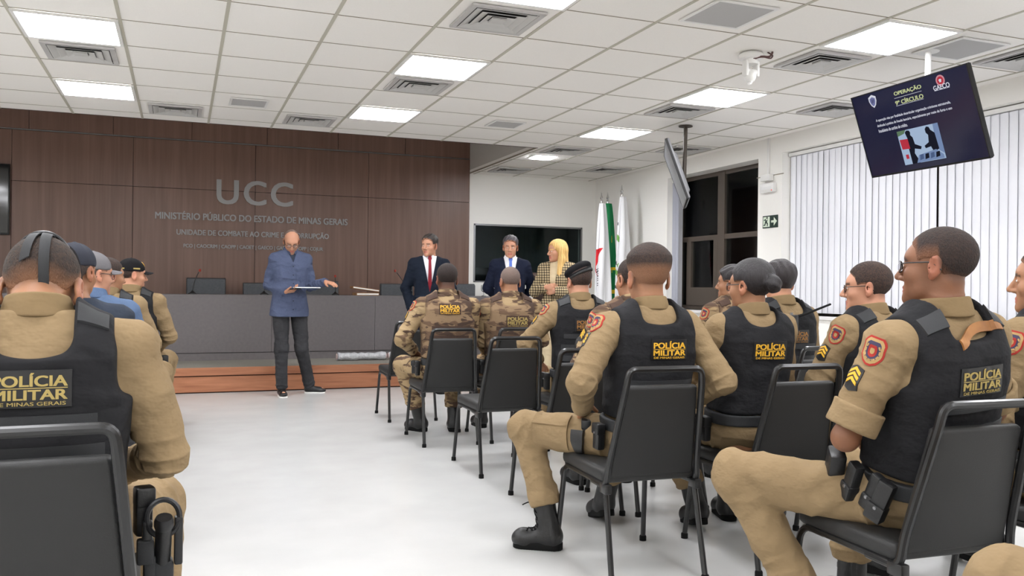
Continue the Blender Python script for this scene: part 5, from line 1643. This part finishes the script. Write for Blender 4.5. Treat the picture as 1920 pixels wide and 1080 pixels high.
officer('seated officer in khaki with a black beret tilted to the left, behind the camouflage pair', KH, ('patch','bronze',.165), x=2.505, y=5.22, rz=-12, res=.0062, skin='pink', head=(10, 6, 0), haircol=(40,35,34), hairstyle='buzzfull', hairtop=.006, hairside=.005, fade=.008, hat='beret', tilt=(-12, -20), seed=24, eL=(-.38,.02,.78), wL=(-.24,.2,.66), label_x=.02)
# left side
P5, r5 = officer('seated officer seen from behind at the bottom left, beret with hanging ribbons', KH, ('patch','dull',.165), x=-.315, y=2.29, rz=3, res=.0048, hk=1.08, hdz=-.044, scoop=.140, skin='olive', lean=2, head=(-4, 44, 0), haircol=(44,40,38), hairstyle='buzz', hairtop=.004, hairside=.003, fade=.06, fademin=.12, scalp=.4, hat='beret', tilt=(-46, 0), hatpos=(-.004,.020,.061), hatx=.84, hatk=.95, ribbon=True, seed=26, fold=.0075, sw=.195, wide=1.08, marks=False,
    eR=(.285,.03,.75), wR=(.17,.26,.66), kR=(.27,.42,.53), aR=(.30,.42,.10), kL=(-.16,.44,.53), nweb=3, pouches=((80,.05,.04,.12,.0,'p'),))
def civilian(lab, shirtm, trm, hat=None, **S):
    P, root = person(S, lab)
    make_shirt(P, root, shirtm, 'shirt', seed=S.get('seed', 1), hem=-.05, sleeves=S.get('sl', (.064,.056,.054,.042)))
    if S.get('collarm'): make_collar(P, root, S['collarm'])
    make_trousers(P, root, trm, seed=S.get('seed', 1)+2, bloused=False)
    make_boots(P, root, S.get('shoes', 'shoe'))
    if hat: make_cap(P, root, hat, S.get('brim', True))
    return P, root
civilian('seated person in a dark navy shirt and slate cap, next behind the left foreground officer', MAT['navy'], MAT['jeans'], MAT['darkcap'], x=-.44, y=4.24, rz=-2, res=.007, skin='olive', head=(-22, 2, 0), haircol=(60,54,52), hairtop=.005, seed=30, scalp=.3, brim=False)
civilian('seated person in a light blue shirt, grey cap and glasses on the left', MAT['lightblue'], MAT['jeans'], MAT['greycap'], x=-.46, y=5.34, rz=-6, res=.007, skin='pink', head=(-48, 2, 0), glasses=True, haircol=(80,72,68), hairtop=.005, seed=32, scalp=.3, collarm=MAT['lightblue'], brim=True)
officer('seated officer in khaki with short dark hair and no cap on the left', KH, None, x=-.46, y=6.42, rz=-4, res=.007, skin='tan', head=(-52, 2, 0), haircol=(40,35,34), hairtop=.012, hairside=.006, fade=.01, seed=34, kR=(.30,.38,.53), aR=(.30,.40,.10), marks=False)
officer('seated officer in khaki wearing a black cap with a gold badge, left front row', KH, None, x=-.36, y=7.34, k=1.03, rz=-8, res=.0065, skin='light', head=(-58, 2, 0), haircol=(40,35,34), hairtop=.004, hairside=.004, hat='cap', seed=36, marks=False, wR=(.14,.32,.64), kR=(.20,.44,.54))

# hand weapons and radios carried on the officers
def at_person(P, p): return P.root.matrix_world @ Vector(p)
bpy.context.view_layer.update()
t = empty('police_baton', (-.035, 2.30, .49), math.radians(4), 'black baton hanging in a ring holder at the hip of the left foreground officer', 'baton')
MB().tube([(0,-.03,.085),(0,.015,-.02),(0,.05,-.28)], [.019,.02,.017], 14).build('tube_body', MAT['leather'], t)
MB().lathe([(0,0),(.021,0),(.023,.006),(.023,.02),(.019,.03),(0,.03)], (0,-.031,.082), 16, [[1,0,0],[0,.93,-.37],[0,.37,.93]]).build('end_knob', MAT['black'], t)
rg = [(.038*math.cos(a), -.005+.012*math.sin(a), .10+.042*math.sin(a)) for a in np.linspace(0, 2*math.pi, 25)[:-1]]
MB().tube(rg, .007, 8, True).rbox((-.036,0,.06), (.012,.014,.035), .005).rbox((.036,0,.04), (.010,.014,.06), .005).build('ring_holder', MAT['black'], t)
MB().rbox((-.030,.01,-.06), (.014,.024,.07), .006).rbox((.0,.02,-.05), (.026,.026,.04), .008).rbox((-.04,.0,.02), (.02,.02,.03), .006).build('belt_loop', MAT['nylonb'], t)
# radio with a long antenna at the shoulder of the officer by the blinds
q = P17.P+P17.t*.47+P17.r*.02-P17.f*.155; q = at_person(P17, q)
t = empty('radio', (q.x-.02, q.y-.02, q.z), math.radians(4), 'black radio antenna slanting across the back of the officer by the blinds', 'radio')
MB().rbox((-.06,0,-.035), (.028,.016,.05), .006).build('body', MAT['black'], t)
MB().tube([(-.05,0,.0),(.03,-.005,.02),(.21,-.01,.075)], [.009,.007,.006], 10).build('antenna', MAT['rubber'], t)
MB().lathe([(0,0),(.008,0),(.008,.014),(0,.014)], (-.07,0,.013), 10).build('knob', MAT['steel'], t)
# tan leather strap over the nearest officer's shoulder
V2, F2 = grid_patch(.19, .030, 20, 4, .006)
V2[:,1] += -.05*np.exp(-((V2[:,0]+.10)/.05)**2)
vest19 = [o for o in r19.children if o.name.startswith('vest')][0]
nn = unit(-P19.f*.8+P19.t*.6); vv = unit(np.cross(nn, P19.r)); vv = vv if float(vv@P19.t) > 0 else -vv
stuck('leather_strap', lambda p: np.minimum(P19.vest(p), P19.shirt(p)-.012), P19.P+P19.t*.50+P19.r*.03-P19.f*.05, P19.r, vv, nn, V2, F2, MAT['tan_leather'], vest19, .0)
o = MB()
# a rolled cuff on the same officer
sgn, sh_, e_, w_ = P19.arms[0]; ax = unit(e_-sh_); c_ = sh_+(e_-sh_)*.80
for i in (0, 1):
    sgn, sh_, e_, w_ = P19.arms[i]; ax = unit(e_-sh_)
    m0 = sh_+(e_-sh_)*.66; m1 = sh_+(e_-sh_)*.90
    fn = lambda p: smax(smax(np.abs(cap(p, sh_, e_, .070, .070)-.0)-.006-wrinkle(p, 4, (1,1,1), .004, 30), dot3(p-m1, ax), .006), dot3(m0-p, ax), .006)
    V_, Q = polygonize(fn, np.minimum(m0, m1)-.13, np.maximum(m0, m1)+.13, .005)
    mesh_np('cuff', V_, Q, MAT['khaki'], [o for o in r19.children if o.name.startswith('shirt')][0])

# ------------------------------------------------------------------ the people standing at the front
def lapel_suit(P, root, mat, tie, seed):
    make_shirt(P, root, MAT['whiteshirt'], 'shirt', da=-.006, db=-.006, hem=-.04, seed=seed, fold=.003, sleeves=(.050,.046,.044,.036))
    make_collar(P, root, MAT['whiteshirt'], .040, .064, .20, .02)
    fs = P.shirt
    n = P.f; b = P.P+P.t*.36*P.k
    V2, F2 = grid_patch(.09, .40, 6, 24, .006, lambda x, y: (x*(.30+.24*(1-y)/2+(.16 if y > .86 else 0)), y))
    tm = stuck('tie', fs, b-P.t*.02, -P.r, P.t, n, V2, F2, tie, root, .002)
    V2, F2 = grid_patch(.040, .036, 4, 4, .014, lambda x, y: (x*(.75+.25*y), y))
    stuck('tie_knot', fs, P.P+P.t*.535*P.k, -P.r, P.t, unit(n+P.t*.3), V2, F2, tie, tm, .003)
    make_shirt(P, root, mat, 'jacket', da=.004, db=.012, hem=-.20, open_v=(.15, .56, .078), sleeves=(.060,.055,.053,.044), seed=seed+1, fold=.005)
    jk = [o for o in root.children if o.name.startswith('jacket')][0]
    for sg in (-1, 1):
        V2, F2 = grid_patch(.055, .31, 5, 20, .006, lambda x, y: (x*(.55+.45*math.sin((y+1)*1.35)), y))
        y0 = V2[:,1].copy(); V2[:,0] = V2[:,0]*1+sg*(.055+.30*(y0+.155)*.62*.62)
        stuck('lapel', P.shirt, P.P+P.t*.345*P.k, -P.r*-1, P.t, n, V2, F2, mat, jk, .002)
def standing(lab, **S):
    return person(dict(pose='stand', **S), lab)
# presenter
Pp, rp = standing('standing man in a blue shirt and dark jeans, head bowed over a tablet', x=1.08, y=9.36, rz=188, k=1.02, pz=.975, res=.0048, skin='light', lean=3, head=(-10, 34, 0), glasses=True, hairstyle='bald', haircol=(110,94,86), hairtop=.001, hairside=.002, fade=.04, fademin=.1, scalp=.3, stubble=.25,
    ruck=.008, eR=(.215,-.06,1.17), wR=(.03,.24,1.07), hR=(-.75,.55,.12), pR=(.0,-.2,1), cR=.55, tR=1, eL=(-.215,.02,1.19), wL=(-.30,.22,1.20), hL=(-.45,.8,-.12), pL=(-.1,-.1,-1), cL=.22, sw=.165,
    kL=(-.13,.02,.50), aL=(-.26,-.12,.09), fL=(-.95,.45,0), kR=(.09,.05,.50), aR=(.08,.03,.09), fR=(.1,1,0))
make_shirt(Pp, rp, MAT['navy'], 'undershirt', da=-.008, db=-.006, hem=.2, seed=3, fold=.001, sleeves=(.045,.042,.04,.034))
make_shirt(Pp, rp, MAT['denimblue'], 'shirt', da=.006, db=.010, hem=-.13, open_v=(.44, .565, .05), sleeves=(.058,.053,.052,.042), seed=41, fold=.0085, belly=.02)
make_collar(Pp, rp, MAT['denimblue'], .042, .072, .30, .035)
sh = [o for o in rp.children if o.name.startswith('shirt')][0]
V2, F2 = grid_patch(.024, .52, 3, 30, .003); stuck('placket', Pp.shirt, Pp.P+Pp.t*.17, -Pp.r*-1, Pp.t, Pp.f, V2, F2, MAT['denimblue'], sh, .001)
for k in range(6):
    b = MB(); pnt = stick(Pp.shirt, Pp.P+Pp.t*(.40-.09*k), Pp.r, Pp.t, Pp.f, [(0,0,.003)])[0]; b.ball(pnt, .006, 8, 6); b.build('button', MAT['navy'], sh)
for sg in (-1, 1):
    V2, F2 = grid_patch(.11, .12, 8, 8, .003, lambda x, y: (x, y-.12*(1-abs(x))*(y < 0))); stuck('chest_pocket', Pp.shirt, Pp.P+Pp.t*.32+Pp.r*sg*.085, Pp.r, Pp.t, Pp.f, V2, F2, MAT['denimblue'], sh, .001)
make_trousers(Pp, rp, MAT['jeans'], seed=43, bloused=False, r=(.090,.072,.070,.058), knee_amp=.006, top=-.01)
make_boots(Pp, rp, 'sneaker')
bpy.context.view_layer.update()
w_, hp = Pp.H[1]
tp = at_person(Pp, w_+unit(hp[0][1][1]-w_)*.085+A(0,0,.022))
t = empty('tablet', tp, math.radians(188), 'thin white tablet held flat by the man in the blue shirt', 'tablet')
MB().rbox((-.14,.03,.012), (.125,.085,.0045), .004).build('case', MAT['white'], t)
MB().box((-.255,-.045,.0166), (-.025,.105,.0172)).build('screen', plain('tablet_glass', (210,214,220), .1, .6), t, 0)
t = empty('mobile_phone', tp+Vector((-.005,-.03,-.004)), math.radians(180), 'black phone held under the tablet by the man in the blue shirt', 'phone')
MB().rbox((-.03,.0,.002), (.06,.036,.0045), .003).build('case', MAT['black'], t)
MB().box((-.085,-.032,-.0035), (.025,.032,-.0026)).build('screen', plain('phone_glass', (16,16,18), .08, .6), t, 0)

# the man with the red tie
Ps, rs = standing('standing man in a dark suit with a red tie, looking to the left', x=2.56, y=9.17, rz=168, k=1.0, sw=.168, pz=.955, res=.0055, skin='pink', head=(-34, 2, 0), hairstyle='comb', haircol=(44,36,32), hairtop=.018, hairside=.008, fade=.006, gaze=(-.3,1,0),
    eR=(.25,-.05,1.16), wR=(.20,.03,.93), eL=(-.25,-.05,1.16), wL=(-.20,.03,.93), hR=(0,.2,-1), hL=(0,.2,-1))
lapel_suit(Ps, rs, MAT['navysuit'], MAT['redtie'], 51)
make_trousers(Ps, rs, MAT['navysuit'], 52, False, (.092,.070,.068,.058), .004); make_boots(Ps, rs, 'shoe')
# the man with the blue tie
Pb, rb = standing('standing man in a navy suit with a blue tie, hands behind his back', x=3.42, y=8.92, rz=162, k=1.0, sw=.166, pz=.955, res=.0055, skin='pink', head=(-6, 6, 0), hairstyle='comb', haircol=(66,62,66), grey=.6, hairtop=.020, hairside=.006, fade=.006, gaze=(0,1,0),
    eR=(.25,-.08,1.15), wR=(.08,-.20,1.0), eL=(-.25,-.08,1.15), wL=(-.08,-.20,1.02), hR=(-1,-.1,-.3), hL=(1,-.1,-.3))
lapel_suit(Pb, rb, MAT['navysuitb'], MAT['bluetie'], 55)
make_trousers(Pb, rb, MAT['navysuitb'], 56, False, (.092,.070,.068,.058), .004); make_boots(Pb, rb, 'shoe')
# the woman in tweed
Pw, rw_ = standing('standing woman with long blonde hair in a checked tweed jacket, arms crossed', x=3.86, y=8.62, rz=132, k=.96, pz=.935, res=.005, skin='light', female=True, head=(-34, 2, 0), hairstyle='long', haircol=(222,184,116), lips=(176,84,84), gaze=(0,1,0), sw=.165,
    eR=(.25,.06,1.12), wR=(-.03,.24,1.20), hR=(-1,.12,.1), pR=(0,-1,0), cR=.3, eL=(-.26,.05,1.13), wL=(.05,.27,1.14), hL=(1,.0,-.1), pL=(0,-1,0), cL=.4)
make_shirt(Pw, rw_, MAT['beigeknit'], 'turtleneck', da=-.004, db=-.002, hem=-.06, seed=60, fold=.003, sleeves=(.046,.042,.04,.034))
make_collar(Pw, rw_, MAT['beigeknit'], .06, .056, .05, 0, nz=.0)
make_shirt(Pw, rw_, MAT['tweed'], 'jacket', da=.014, db=.016, hem=-.10, open_v=(.08, .56, .07), sleeves=(.064,.058,.056,.048), seed=61, fold=.005)
make_trousers(Pw, rw_, MAT['beige'], 62, False, (.092,.066,.066,.066), .005); make_boots(Pw, rw_, 'shoe')
